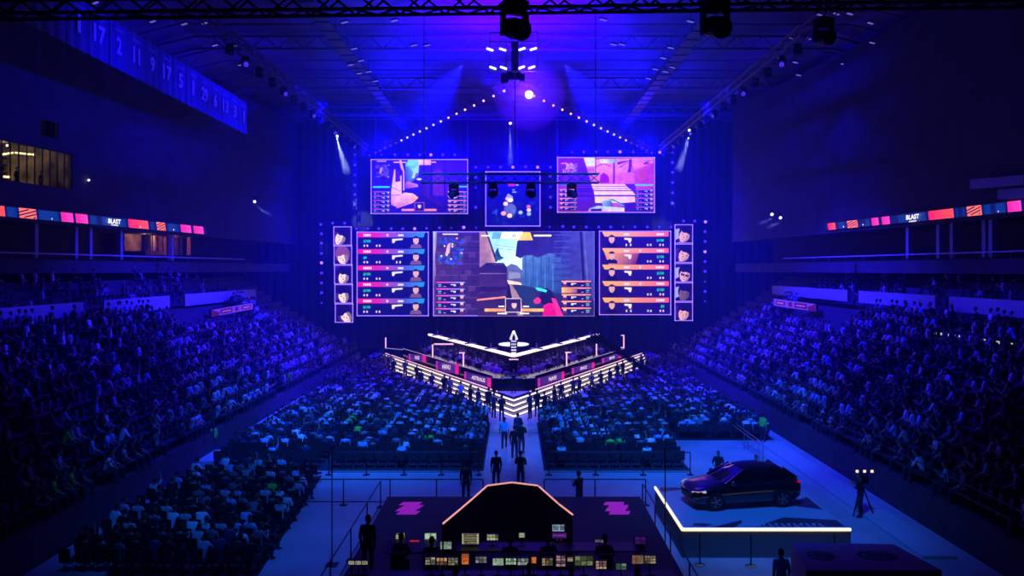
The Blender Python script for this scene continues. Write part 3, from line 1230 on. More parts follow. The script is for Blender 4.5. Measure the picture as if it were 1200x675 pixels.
def face(cv, cx, cy, s, skin=(205, 150, 165), hair=(30, 12, 60), shirt=(25, 12, 60), tilt=0.):
    cv.poly([(cx - s * 1.15, cy + s * 1.5), (cx - s * .9, cy + s * .85), (cx - s * .3, cy + s * .65), (cx + s * .3, cy + s * .65), (cx + s * .9, cy + s * .85), (cx + s * 1.15, cy + s * 1.5)], shirt)
    cv.up()
    cv.rect(cx - s * .25, cy + s * .3, cx + s * .25, cy + s * .8, tuple(int(v * .75) for v in skin))
    cv.up()
    cv.ell(cx, cy, s * .55, s * .72, skin)
    cv.up()
    cv.ell(cx, cy - s * .35, s * .56, s * .45, hair, 10, 180, 360)
    cv.rect(cx - s * .33, cy - s * .08, cx - s * .12, cy - s * .02, hair)
    cv.rect(cx + s * .12, cy - s * .08, cx + s * .33, cy - s * .02, hair)
    cv.rect(cx - s * .2, cy + s * .36, cx + s * .2, cy + s * .42, tuple(int(v * .6) for v in skin))


def minimap(cv, x, y, w, h, seed, base=(45, 65, 190)):
    r = random.Random(seed)
    for _ in range(95):
        a, b = r.random() * .9, r.random() * .94
        if a < .4 and .25 < b < .6:
            continue
        u, v = x + a * w, y + b * h
        cv.rect(u, v, u + w * r.uniform(.06, .16), v + h * r.uniform(.05, .12), tuple(int(c * r.uniform(.5, 1.3)) % 256 if c * 1.3 < 256 else 250 for c in base))
    cv.up()
    for _ in range(9):
        u, v = x + r.random() * w, y + r.random() * h
        cv.ell(u, v, w * .035, w * .035, r.choice([(235, 190, 200), (240, 150, 120), (180, 200, 255), (230, 70, 120)]), 6)
    cv.poly([(x + w * .28, y + h * .7), (x + w * .36, y + h * .3), (x + w * .48, y + h * .2), (x + w * .44, y + h * .6)], (190, 150, 170))


def minirow(cv, x0, x1, y, h, left):
    if left:
        cv.rect(x0, y, x0 + (x1 - x0) * .55, y + h * .2, (230, 30, 170), (150, 90, 220))
        cv.rect(x0 + (x1 - x0) * .55, y, x1, y + h * .2, (150, 90, 220), (60, 140, 240))
    else:
        cv.rect(x0, y, x1, y + h * .2, (250, 160, 70), (240, 100, 110))
    cv.rect(x0, y + h * .2, x1, y + h * .9, (22, 14, 75))
    cv.up()
    w = x1 - x0
    a = (lambda u: x0 + u * w) if left else (lambda u: x1 - u * w)

    def rr(u0, u1, v0, v1, c):
        p, q = sorted((a(u0), a(u1)))
        cv.rect(p, y + v0 * h, q, y + v1 * h, c)
    rr(.05, .17, .38, .52, (40, 190, 170))
    rr(.05, .17, .66, .76, (150, 140, 200))
    rr(.25, .33, .66, .76, (150, 140, 200))
    rr(.5, .68, .36, .5, (190, 190, 235))
    rr(.6, .68, .5, .66, (190, 190, 235))
    rr(.84, .95, .1, .5, (215, 150, 160))
    rr(.82, .97, .6, .85, (90, 40, 110))


def draw_main(cv):
    cv.rect(508, 271.5, 696, 370, (48, 30, 92))
    cv.up()
    # left wall with brick courses
    cv.poly([(508, 271.5), (562, 271.5), (566, 340), (560, 370), (508, 370)], [(58, 36, 98), (44, 26, 86), (50, 30, 84), (44, 26, 80), (66, 40, 96)])
    cv.up()
    for k in range(14):
        y = 276 + 6.6 * k
        cv.rect(511, y, 562, y + .5, (96, 66, 128) if k % 2 else (30, 16, 60))
        for j in range(5):
            xx = 513 + 10 * j + (5 if k % 2 else 0)
            cv.rect(xx, y, xx + .5, y + 6.2, (34, 20, 66))
            if (j + k) % 3 == 0 and xx < 552:
                cv.rect(xx + .6, y + .6, xx + 9.4, y + 6.1, (68, 42, 100))
    cv.poly([(508, 272), (512, 272), (512, 284), (510, 300), (511, 320), (508, 340)], [(170, 180, 230), (120, 110, 190), (90, 70, 140), (140, 100, 130), (130, 95, 130), (80, 50, 110)])
    cv.up()
    # tan wall corner, sky
    cv.poly([(569, 271.5), (613, 271.5), (616, 330), (594, 332), (578, 310)], [(120, 190, 245), (150, 210, 250), (215, 235, 255), (220, 235, 250), (180, 220, 250)])
    cv.up()
    cv.poly([(562, 271.5), (569, 271.5), (581, 307), (576, 311), (562, 313)], [(150, 105, 130), (160, 115, 130), (190, 140, 150), (140, 100, 130), (120, 85, 120)])
    cv.poly([(569, 271.5), (571, 271.5), (583, 306), (581, 307.5)], (22, 20, 60))
    for a in (286, 289.5):
        cv.poly([(573, a), (611, a + 4.5), (611, a + 5), (573, a + .5)], (80, 120, 170))
    cv.poly([(581, 305), (580, 296), (583, 290), (585, 296), (587, 300), (591, 302), (586, 305)], (35, 75, 95))
    cv.poly([(583, 301), (582, 293), (584, 291), (586, 301)], (22, 50, 80))
    cv.up()
    # distant roofs and trees
    cv.poly([(594, 332), (594, 312), (599, 309), (606, 311), (612, 317), (612, 332)], [(70, 80, 130), (80, 90, 140), (95, 100, 150), (90, 95, 150), (70, 80, 130), (60, 70, 120)])
    cv.poly([(596, 318), (610, 320), (610, 326), (596, 327)], (120, 120, 160))
    cv.up()
    # vehicle block
    cv.poly([(562, 314), (570, 308), (590, 308), (594, 313), (595, 338), (562, 344)], [(40, 25, 70), (30, 18, 62), (28, 16, 60), (30, 20, 66), (60, 32, 88), (70, 38, 95)])
    cv.up()
    cv.rect(562, 320, 593, 321.2, (120, 90, 150), (90, 70, 130))
    cv.rect(561, 336, 594, 342, (34, 18, 66))
    cv.rect(576, 309.5, 590, 311, (60, 45, 100))
    cv.up()
    # ground and lit path
    cv.poly([(560, 345), (594, 339), (612, 333), (660, 345), (696, 352), (696, 370), (560, 370)], [(48, 26, 80), (50, 30, 80), (34, 40, 84), (28, 36, 82), (30, 34, 92), (26, 28, 80), (44, 26, 76)])
    cv.up()
    cv.poly([(594, 328), (610, 331), (612, 334), (596, 333)], (225, 190, 180))
    cv.poly([(596, 333), (601, 334), (611, 352), (613, 370), (607, 370), (600, 350)], (150, 115, 125))
    cv.poly([(595, 333), (597, 333), (600, 349), (594, 349)], (18, 14, 40))
    cv.poly([(600, 334), (622, 334), (632, 356), (618, 370), (613, 352)], (28, 44, 84))
    cv.up()
    # right: dark tree mass over blue wall
    cv.poly([(612, 300), (696, 292), (696, 350), (655, 344), (612, 334)], [(70, 110, 175), (56, 66, 160), (50, 56, 140), (34, 60, 120), (44, 84, 150)])
    cv.up()
    for k in range(9):
        x = 615 + 4.6 * k
        cv.rect(x, 300 + k * .2, x + 1.4, 334 + k, (60, 105, 180) if k % 2 else (40, 70, 140))
    cv.poly([(656, 271.5), (696, 271.5), (696, 350), (660, 345)], [(46, 44, 130), (70, 70, 160), (54, 56, 140), (46, 60, 130)])
    cv.up()
    cv.poly([(606, 284), (604, 300), (610, 303), (618, 297), (630, 302), (645, 296), (656, 302), (662, 285), (656, 271.5), (613, 271.5)], [(34, 28, 100), (34, 28, 96), (40, 34, 110), (38, 30, 110), (44, 40, 130), (40, 32, 116), (44, 40, 128), (40, 32, 120), (34, 26, 110), (34, 26, 100)])
    cv.up()
    for k in range(16):
        cv.rect(648, 275 + k * 3.6, 668, 276.2 + k * 3.6, (38, 46, 138) if k % 2 else (60, 66, 158))
    cv.poly([(679, 271.5), (682, 271.5), (686, 342), (683, 342)], (26, 18, 80))
    cv.poly([(684, 271.5), (685, 271.5), (690, 342), (688, 342)], (84, 84, 170))
    cv.up()
    # weapon and hands
    cv.poly([(632, 352), (634, 341), (640, 337), (646, 341), (652, 352), (645, 358), (637, 357)], (20, 16, 54))
    cv.poly([(627, 337), (632, 337), (641, 340), (640, 342.5), (630, 340.5)], (60, 210, 205))
    cv.up()
    cv.poly([(625, 352), (630, 348), (634, 351), (633, 355), (627, 356)], (225, 40, 130))
    cv.poly([(637, 358), (643, 355), (650, 356), (656, 370), (636, 370)], [(230, 20, 130), (225, 20, 130), (235, 30, 140), (200, 10, 110), (205, 10, 115)])
    cv.poly([(646, 349), (651, 350), (660, 370), (652, 370)], (215, 40, 130))
    cv.up()
    # orange bars, camera box
    cv.poly([(559, 350.5), (592, 347), (593, 349), (559, 352.5)], (225, 130, 110))
    cv.rect(568, 361.5, 592, 365, (245, 170, 80), (235, 130, 90))
    cv.rect(611, 361.5, 637, 365, (235, 150, 90), (245, 175, 90))
    for a, b in ((584, 591), (613, 620)):
        cv.rect(a, 358.3, b, 359.8, (220, 215, 235))
    cv.rect(583, 366.5, 594, 368, (240, 235, 245))
    cv.rect(609, 366.5, 620, 368, (240, 235, 245))
    cv.up()
    cv.rect(592, 349.5, 611, 366, (215, 190, 210))
    cv.up()
    cv.rect(592.7, 350.2, 610.3, 365.3, (36, 26, 70))
    cv.up()
    face(cv, 602.5, 357, 5.5, (215, 170, 170), (36, 20, 46), (50, 40, 80))
    # header
    cv.up()
    cv.para(578, 272.3, 588, 280, -2, (90, 150, 235))
    cv.para(589, 272.3, 613, 280, -3, (245, 240, 245))
    cv.poly([(612, 272.3), (621, 272.3), (624.5, 281.6), (603, 281.6), (603, 280), (611, 280)], (250, 180, 80))
    cv.up()
    cv.text('0', 592, 275, 594, 278, (120, 60, 90))
    cv.text('1:35', 597.5, 274.6, 604.5, 278.2, (80, 50, 90))
    cv.text('0', 609, 275, 611, 278, (150, 70, 60))
    cv.rect(564, 275.6, 575, 277.2, (235, 225, 240))
    cv.rect(625.5, 275.2, 646, 277.2, (235, 225, 240))
    cv.rect(519, 274, 537, 275.2, (225, 210, 235))
    minimap(cv, 513, 278, 32, 31, 4)
    for i in range(5):
        minirow(cv, 512, 545, 330.2 + 7.7 * i, 7.6, True)
        minirow(cv, 658, 692, 329 + 7.8 * i, 7.6, False)
    cv.rect(658, 337.6, 676, 343, (250, 165, 80), (120, 60, 80))


def draw_list(left):
    def d(cv):
        x0, x1, y0 = (419, 501.5, 272) if left else (703, 785, 271)
        cv.rect(x0, y0, x1, y0 + 97.5, (14, 8, 92) if left else (34, 10, 100), (10, 10, 96) if left else (24, 8, 96))
        cv.up()
        for i in range(5):
            y = y0 + .6 + 19.3 * i
            if left:
                cv.rect(x0 + .7, y, x0 + 28, y + 5.6, (236, 18, 128), (215, 40, 175))
                cv.rect(x0 + 28, y, x0 + 56, y + 5.6, (190, 60, 190), (80, 90, 220))
                cv.poly([(x0 + 56, y), (x1 - 3.5, y), (x1 - 5, y + 5.6), (x0 + 56, y + 5.6)], [(80, 90, 220), (30, 150, 245), (30, 150, 245), (80, 90, 220)])
                X = lambda u: x0 + u
                sg = 1
            else:
                cv.poly([(x0 + 2.5, y), (x0 + 40, y), (x0 + 40, y + 5.6), (x0 + 5.5, y + 5.6)], [(255, 185, 75), (250, 150, 95), (250, 145, 95), (255, 170, 75)])
                cv.rect(x0 + 40, y, x1 - 1.5, y + 5.6, (250, 148, 95), (240, 90, 110))
                if i == 1:
                    cv.poly([(x0 + 5.5, y + 5.6), (x0 + 46, y + 5.6), (x0 + 42, y + 19), (x0 + 10, y + 19)], [(255, 160, 70), (150, 60, 80), (90, 25, 90), (240, 130, 70)])
                X = lambda u: x1 - u
            cv.up()
            wn = [9, 9, 10, 9.5, 10][i]
            nm = [(7, 7 + wn)]
            # unreadable small name letters drawn as strokes
            for q in range(5):
                u0 = 7 + wn * q / 5
                a, b = sorted((X(u0), X(u0 + wn / 5 * .75)))
                cv.rect(a, y + 1.7, b, y + 4.2, (255, 235, 250))
            a, b = sorted((X(34), X(36.2)))
            if left or i in (1, 2, 3):
                cv.rect(a, y + 1.8, b, y + 4.2, (240, 220, 250))
            a, b = sorted((X(47.5), X(54)))
            cv.rect(a, y + 2, b, y + 4.2, (215, 225, 255))
            # money
            money = ['$150', '$0', '$150', '$100', '$150'] if left else ['$100', '$150', '$150', '$150', '$0']
            w_ = 8.5 if len(money[i]) > 2 else 4
            a, b = sorted((X(7), X(7 + w_)))
            cv.text(money[i], a, y + 8.4, b, y + 12, (30, 215, 170))
            for u in (7, 10.5, 21.5, 25):
                a, b = sorted((X(u), X(u + 2.1)))
                cv.ell((a + b) / 2, y + 15.4, 1.05, 1.5, (235, 205, 235), 6)
            if (left and i == 1) or (not left and i in (0, 4)):
                for u in (46, 50) if left else (46, 51):
                    cv.ell(X(u), y + 15.4, .9, 1.7, (240, 225, 245), 6)
            # pistol
            if left:
                cv.poly([(x0 + 40.5, y + 7.4), (x0 + 53, y + 6.8), (x0 + 53, y + 8.6), (x0 + 44.5, y + 9.4), (x0 + 42.8, y + 12.3), (x0 + 40.6, y + 12)], (235, 225, 240))
                face(cv, x0 + 68.5, y + 9.0, 6.2, (232, 180, 186), (40, 16, 56), (120, 80, 130))
            else:
                gx = x0 + 28.5
                cv.poly([(gx, y + 7), (gx + 8.5, y + 7.4), (gx + 8.5, y + 9.8), (gx + 7.4, y + 13), (gx + 5.2, y + 12.4), (gx + 4.6, y + 9.8), (gx, y + 9.2)], (240, 225, 230))
                face(cv, x0 + 13.8, y + 8.6, 6.2, (232, 176, 176), (40, 14, 50), (14, 6, 36))
    return d


def draw_upper_left(cv):
    # 436..547.5 x 187..250
    X = lambda u: 425 + u / 9
    Yv = lambda v: 180 + v / 9
    p = lambda *a: [(X(u), Yv(v)) for u, v in a]
    cv.rect(435.5, 187.5, 547.8, 250, (36, 14, 128))
    cv.up()
    cv.poly(p((450, 90), (600, 90), (590, 240), (440, 390), (450, 300)), [(60, 130, 210), (120, 190, 220), (60, 30, 140), (44, 18, 120), (50, 20, 120)])
    cv.poly(p((600, 120), (720, 110), (700, 460), (900, 560), (880, 610), (340, 580), (600, 420)), [(50, 20, 130), (60, 22, 120), (66, 22, 120), (26, 8, 110), (24, 8, 104), (40, 16, 110), (36, 14, 112)])
    cv.poly(p((730, 130), (800, 90), (1100, 80), (1100, 330), (900, 450), (740, 440)), [(56, 18, 120), (60, 20, 130), (44, 14, 140), (40, 14, 130), (70, 22, 110), (90, 28, 110)])
    cv.up()
    cv.poly(p((455, 95), (590, 95), (590, 200), (555, 210), (545, 260), (520, 262), (530, 200), (500, 160), (455, 130)), [(70, 160, 225), (110, 210, 235), (150, 220, 235), (190, 225, 225), (200, 220, 210), (200, 220, 210), (150, 210, 230), (90, 180, 225), (60, 140, 225)])
    cv.ell(X(595), Yv(270), 3, 1.3, (235, 225, 235), 8)
    cv.poly(p((385, 70), (410, 70), (440, 190), (440, 390), (425, 390), (425, 190), (400, 150)), (225, 150, 160))
    cv.poly(p((330, 170), (345, 165), (345, 300), (400, 290), (390, 230), (410, 230), (412, 430), (350, 560), (300, 540), (300, 400)),
            [(180, 130, 150), (230, 180, 170), (240, 190, 170), (240, 190, 165), (220, 160, 160), (220, 160, 150), (250, 190, 150), (230, 150, 120), (190, 110, 120), (235, 175, 160)])
    cv.poly(p((410, 430), (440, 410), (530, 420), (590, 465), (530, 520), (360, 580), (350, 550)), [(245, 180, 140), (250, 190, 140), (255, 200, 145), (250, 170, 130), (245, 160, 120), (190, 100, 110), (220, 130, 120)])
    cv.poly(p((450, 300), (480, 295), (580, 325), (590, 350), (500, 365), (440, 375)), [(120, 50, 130), (200, 110, 140), (225, 140, 150), (200, 120, 150), (60, 24, 110), (50, 20, 110)])
    cv.up()
    cv.poly(p((350, 200), (375, 160), (400, 230), (380, 300), (355, 280)), (70, 20, 130))
    cv.poly(p((300, 350), (400, 390), (400, 396), (300, 358)), (110, 50, 90))
    cv.poly(p((300, 440), (400, 432), (400, 438), (300, 446)), (110, 50, 90))
    for a, b in ((720, 150), (860, 100)):
        cv.poly(p((a, b), (a + 14, b - 10), (a + 14, 450), (a, 450)), (28, 8, 90))
    cv.poly(p((740, 200), (800, 150), (850, 210), (850, 440), (740, 440)), (96, 30, 110))
    # header
    cv.poly(p((480, 68), (600, 66), (600, 120), (500, 130), (450, 130)), (120, 210, 235))
    cv.poly(p((590, 66), (720, 66), (720, 120), (590, 120)), [(250, 210, 190), (250, 160, 120), (250, 150, 120), (245, 190, 170)])
    cv.poly(p((325, 86), (460, 86), (460, 98), (325, 98)), (235, 160, 200))
    cv.poly(p((725, 84), (775, 84), (775, 98), (725, 98)), (235, 160, 200))
    cv.up()
    cv.poly(p((150, 76), (250, 76), (250, 88), (150, 88)), (190, 130, 220))
    minimap(cv, X(135), Yv(115), X(285) - X(135), Yv(250) - Yv(115), 11, (90, 70, 210))
    cv.poly(p((110, 345), (290, 345), (290, 362), (110, 362)), (50, 215, 205))
    cv.poly(p((1000, 342), (1100, 342), (1100, 358), (1000, 358)), (60, 180, 225))
    for i in range(5):
        minirow(cv, X(115), X(290), Yv(400 + 46 * i), 5.0, True)
        minirow(cv, X(900), X(1095), Yv(400 + 46 * i), 5.0, False)
    cv.poly(p((415, 585), (545, 585), (545, 608), (415, 608)), (250, 140, 110))
    cv.poly(p((640, 585), (780, 585), (780, 608), (640, 608)), (250, 140, 110))
    cv.rect(X(548), Yv(515), X(655), Yv(610), (150, 80, 180))
    cv.up()
    cv.rect(X(556), Yv(523), X(647), Yv(605), (44, 14, 100))
    cv.up()
    face(cv, X(602), Yv(555), 3.6, (245, 215, 220), (70, 30, 90), (40, 16, 90))


def draw_upper_right(cv):
    X = lambda u: 645 + u / 9
    Yv = lambda v: 180 + v / 9
    p = lambda *a: [(X(u), Yv(v)) for u, v in a]
    cv.rect(653.5, 185, 766.5, 248.5, (150, 40, 110))
    cv.up()
    cv.poly(p((90, 45), (350, 45), (430, 200), (430, 330), (90, 330)), [(120, 30, 110), (110, 30, 130), (60, 14, 120), (44, 10, 120), (90, 20, 110)])
    cv.poly(p((350, 45), (470, 45), (470, 130), (380, 140)), (225, 225, 235))
    cv.poly(p((380, 135), (470, 130), (480, 310), (430, 320)), [(225, 120, 120), (230, 130, 130), (210, 90, 110), (150, 50, 110)])
    cv.poly(p((470, 60), (1085, 45), (1085, 320), (470, 320)), [(240, 150, 120), (225, 110, 120), (200, 60, 120), (225, 90, 105)])
    cv.poly(p((880, 180), (1085, 100), (1085, 380), (900, 370)), [(200, 70, 120), (180, 50, 130), (170, 40, 120), (180, 60, 120)])
    cv.up()
    for u in (400, 420, 445):
        cv.poly(p((u, 155), (u + 12, 155), (u + 12, 190), (u, 190)), (160, 50, 110))
    cv.poly(p((480, 130), (560, 95), (640, 130), (640, 145), (560, 112), (480, 148)), (190, 70, 105))
    cv.poly(p((660, 60), (680, 60), (680, 320), (660, 320)), (130, 20, 110))
    cv.poly(p((520, 310), (525, 230), (560, 200), (600, 225), (620, 260), (620, 310)), (150, 20, 120))
    cv.poly(p((700, 320), (720, 230), (790, 200), (880, 215), (890, 320)), (215, 90, 110))
    # palm fronds
    for a in range(9):
        t = math.radians(100 + a * 22)
        cv.poly(p((850, 70), (850 + 150 * math.cos(t) + 10, 70 + 130 * abs(math.sin(t))), (850 + 150 * math.cos(t), 95 + 110 * abs(math.sin(t)))), (110, 14, 120))
    cv.poly(p((830, 60), (860, 60), (850, 200), (820, 200)), (110, 14, 120))
    cv.poly(p((980, 100), (1080, 60), (1000, 90), (1070, 110), (985, 115)), (120, 20, 125))
    cv.up()
    # steps
    cv.poly(p((280, 320), (900, 320), (900, 530), (780, 600), (280, 600)), (84, 24, 150))
    cv.up()
    for i, (v0, v1) in enumerate(((322, 340), (348, 366), (372, 386), (396, 436), (452, 520))):
        cv.poly(p((430 + i * 9, v0), (780 + i * 28 if i < 4 else 890, v0), (800 + i * 28 if i < 3 else 895, v1), (436 + i * 9, v1)), [(255, 205, 160), (255, 190, 150), (255, 200, 160), (255, 215, 175)])
    for v in (368, 388, 440):
        cv.poly(p((280, v), (440, v), (440, v + 14), (280, v + 14)), (50, 12, 120))
    cv.poly(p((780, 520), (900, 510), (1085, 560), (1085, 615), (780, 615)), (60, 14, 100))
    cv.up()
    # weapon
    cv.poly(p((540, 500), (640, 490), (660, 580), (560, 600)), [(150, 190, 235), (80, 120, 210), (40, 30, 120), (120, 150, 220)])
    cv.poly(p((650, 520), (740, 520), (770, 560), (660, 560)), (190, 80, 130))
    cv.poly(p((600, 476), (660, 478), (740, 520), (790, 555), (760, 550), (690, 510)), (20, 150, 130))
    cv.poly(p((410, 575), (500, 550), (780, 570), (780, 612), (400, 612)), [(90, 140, 230), (150, 200, 240), (235, 215, 220), (245, 210, 200), (210, 150, 180)])
    cv.up()
    cv.poly(p((430, 585), (540, 580), (540, 608), (420, 608)), (40, 20, 110))
    cv.poly(p((520, 60), (690, 58), (700, 100), (530, 104)), [(250, 240, 245), (110, 150, 240), (110, 150, 240), (250, 240, 245)])
    cv.up()
    cv.poly(p((540, 70), (550, 70), (550, 82), (540, 82)), (60, 20, 80))
    minimap(cv, X(105), Yv(90), X(280) - X(105), Yv(215) - Yv(90), 23, (190, 120, 235))
    cv.poly(p((890, 325), (1080, 325), (1080, 342), (890, 342)), (80, 200, 190))
    cv.poly(p((100, 325), (275, 325), (275, 340), (100, 340)), (30, 110, 200))
    for i in range(5):
        minirow(cv, X(95), X(278), Yv(378 + 46 * i), 5.0, False)
        minirow(cv, X(895), X(1080), Yv(378 + 46 * i), 5.0, True)


def draw_map(cv):
    X = lambda u: 560 + u / 8.435
    Yv = lambda v: 190 + v / 8.435
    cv.rect(569.5, 201.5, 632.5, 264.5, (4, 10, 78), (4, 8, 92), True)
    cv.up()
    r = random.Random(5)
    for _ in range(70):
        u, v = r.uniform(110, 590), r.uniform(280, 600)
        if r.random() < .4 and v < 420:
            continue
        w, h = r.uniform(10, 60), r.uniform(8, 40)
        c = r.uniform(.5, 1.2)
        cv.rect(X(u), Yv(v), min(X(u + w), 631.5), Yv(v + h), (int(10 * c), int(34 * c), int(128 * c)))
    cv.up()
    cv.poly([(X(140), Yv(500)), (X(170), Yv(480)), (X(195), Yv(460)), (X(195), Yv(490)), (X(180), Yv(535)), (X(165), Yv(500)), (X(145), Yv(515))], (30, 70, 190))
    cv.rect(X(330), Yv(470), X(368), Yv(510), (36, 72, 180))
    cv.poly([(X(285), Yv(330)), (X(300), Yv(310)), (X(345), Yv(340)), (X(345), Yv(385)), (X(290), Yv(400))], (150, 160, 225))
    cv.up()
    for (u, v, c, q) in ((292, 362, (245, 175, 140), 20), (322, 375, (250, 230, 190), 24), (274, 412, (250, 215, 185), 22), (253, 507, (245, 160, 130), 24), (314, 530, (245, 200, 150), 24),
                         (422, 498, (160, 190, 240), 20), (500, 440, (220, 90, 120), 20), (503, 474, (225, 215, 240), 20), (504, 512, (165, 170, 235), 20)):
        cv.ell(X(u), Yv(v), q / 8.435 * 1.1, q / 8.435 * .95, c, 10)
        cv.ell(X(u), Yv(v), q / 8.435 * .4, q / 8.435 * .35, tuple(min(255, x + 20) for x in c), 6)
    cv.rect(X(300), Yv(195), X(365), Yv(240), (190, 30, 110))
    for (u, v, w) in ((372, 200, 12), (372, 222, 30), (340, 270, 24), (340, 292, 40)):
        cv.rect(X(u), Yv(v), X(u + w), Yv(v + 10), (150, 180, 225))
    cv.up()
    cv.rect(X(312), Yv(208), X(352), Yv(216), (240, 160, 200))
    cv.ell(X(152), Yv(298), 1.6, 1.4, (40, 90, 220), 8)
    cv.ell(X(522), Yv(292), 1.6, 1.4, (40, 90, 220), 8)


screen('main_screen', 'wide central LED screen showing a first-person view down an alley', 508, 271.7, 696, 370, YS, draw_main)
screen('player_list_screen', 'tall screen with magenta-to-blue player rows left of the central screen', 418.5, 272, 502, 370, YS, draw_list(True), 'player list screens', SCRF)
screen('player_list_screen', 'tall screen with orange player rows right of the central screen', 702.5, 271, 786, 368.7, YS, draw_list(False), 'player list screens', SCRF)
screen('upper_screen', 'upper left LED screen showing a sunlit ramp in a dark game view', 435, 187, 548, 250.3, YS - 1, draw_upper_left, 'upper screens')
screen('upper_screen', 'upper right LED screen showing orange sunlit stairs and palm in a game view', 653.3, 184.6, 767, 248.8, YS - 1, draw_upper_right, 'upper screens')
screen('map_screen', 'small square dark blue screen with a level map and coloured dots', 569.3, 201.3, 632.8, 264.8, YS - 1.5, draw_map)


def draw_portrait(x0, y0, x1, y1, seed, left):
    r = random.Random(seed)

    def d(cv):
        w, h = x1 - x0, y1 - y0
        cx, cy = x0 + w * (.5 if left else .52), y0 + h * .52
        cv.rect(x0, y0, x1, y1, (26, 10, 84), (40, 14, 96))
        cv.up()
        for _ in range(5):
            a, b = r.uniform(0, .8), r.uniform(0, .7)
            cv.rect(x0 + a * w, y0 + b * h, x0 + (a + .18) * w, y0 + (b + .12) * h, (46, 34, 130))
        if not left:
            cv.poly([(x0, y0 + .25 * h), (x0 + .25 * w, y0 + .2 * h), (x0 + .3 * w, y0 + .7 * h), (x0, y0 + .85 * h)], (165, 165, 225) if seed % 3 else (60, 30, 120))
        cv.up()
        dim = .5 if seed == 8 else 1
        sk = tuple(int(v * dim) for v in ((250, 215, 215) if left else (235, 170, 185)))
        sh_ = tuple(int(v * .55) for v in sk)
        hair = (18, 6, 44) if seed != 1 else (130, 70, 110)
        t = [.5, -.15, .3, -.1, -.5, .45, .5, .25, .3, .3][seed]
        cx, cy = x0 + w * [.42, .5, .55, .5, .6, .58, .55, .58, .55, .52][seed], y0 + h * [.58, .6, .6, .58, .62, .55, .55, .58, .55, .58][seed]

        def tr(u, v):
            u, v = u * w * 1.22, v * h * 1.22
            X_, Y_ = cx + u * math.cos(t) - v * math.sin(t), cy + u * math.sin(t) + v * math.cos(t)
            return (min(max(X_, x0 + .3), x1 - .3), min(max(Y_, y0 + .3), y1 - .3))
        # shoulders and neck
        cv.poly([(x0 + w * .02, y1 - .3), (x0 + w * .12, y0 + h * .86), (x0 + w * .4, y0 + h * .8), (x0 + w * .75, y0 + h * .8), (x0 + w * .98, y0 + h * .9), (x0 + w * .98, y1 - .3)], (20, 8, 56))
        cv.up()
        cv.poly([tr(.34 * math.cos(a_ * math.pi / 9), -.12 + .42 * math.sin(a_ * math.pi / 9)) for a_ in range(18)], hair)
        cv.up()
        cv.poly([tr(*q) for q in ((-.22, -.1), (.2, -.1), (.24, .08), (.17, .26), (.04, .36), (-.08, .36), (-.19, .24), (-.25, .06))], sk)
        cv.up()
        cv.poly([tr(*q) for q in ((.06, -.1), (.2, -.1), (.24, .08), (.17, .26), (.05, .35), (.1, .1))], sh_ if left else tuple(int(v * .8) for v in sk))
        cv.up()
        # fringe, brows, nose shadow
        cv.poly([tr(*q) for q in ((-.3, -.02), (-.22, -.22), (0, -.3), (.22, -.22), (.28, .02), (.2, -.08), (.02, -.11), (-.14, -.04), (-.22, -.09))], hair)
        for q_ in (-.11, .1):
            cv.poly([tr(q_ - .06, .02), tr(q_ + .06, .02), tr(q_ + .05, .055), tr(q_ - .05, .055)], sh_)
        cv.poly([tr(-.01, .05), tr(.03, .17), tr(-.04, .17)], sh_)
        cv.poly([tr(-.07, .24), tr(.07, .24), tr(.05, .265), tr(-.05, .265)], sh_)
        cv.poly([tr(-.1, .36), tr(.1, .36), tr(.16, .5), tr(-.16, .5)], sh_)
        if seed in (0, 3, 4):
            cv.poly([tr(-.36, -.12), tr(-.26, -.12), tr(-.26, .16), tr(-.36, .16)], (60, 40, 120))
        if seed == 7:
            cv.up()
            for q_ in (-.11, .1):
                cv.poly([tr(q_ - .09, .0), tr(q_ + .09, .0), tr(q_ + .08, .1), tr(q_ - .08, .1)], (70, 30, 90))
    return d


plab = ['topmost, head bowed under headset', 'second, short fair hair', 'middle, dark hair leaning left', 'fourth, black fringe', 'lowest, tilted face in shadow']
prlab = ['topmost, looking down to the left', 'second, head leaning forward', 'middle, wearing glasses', 'fourth, dim purple face', 'lowest, spiky dark hair']
for i in range(5):
    q = (391.2 + i * .45, 265.8 + 22.6 * i, 411.6 + i * .45, 287.2 + 22.6 * i)
    screen('portrait_screen', f'small square player portrait screen in the left column, {plab[i]}', *q, YS, draw_portrait(*q, i, True), 'portrait screens', SCRF, fr=.8)
    q = (791, 263.4 + 22.7 * i, 811.5, 284.8 + 22.7 * i)
    screen('portrait_screen', f'small square player portrait screen in the right column, {prlab[i]}', *q, YS, draw_portrait(*q, i + 5, False), 'portrait screens', SCRF, fr=.8)

# ================================================================ stage
def vy(apex, x):
    return apex + abs(x) / TAN


def vpoly(a0, a1, xe, x_in=0.):
    """V-shaped band between two chevrons, as two convex-ish arms"""
    out = []
    for s in (-1, 1):
        out.append([(s * x_in, vy(a0, x_in)), (s * xe, vy(a0, xe)), (s * xe, vy(a1, xe)), (s * x_in, vy(a1, x_in))])
    return out


ST = thing('stage', 'V-shaped black stage with glowing white steps at the hall end', 'stage', (0, 52, 0))
OFF = Vector((0, 52, 0))


def sobj(mb, name, m, parent=None):
    mb.v = [tuple(Vector(v) - OFF) for v in mb.v]
    return mb.obj(name, m, parent or ST)


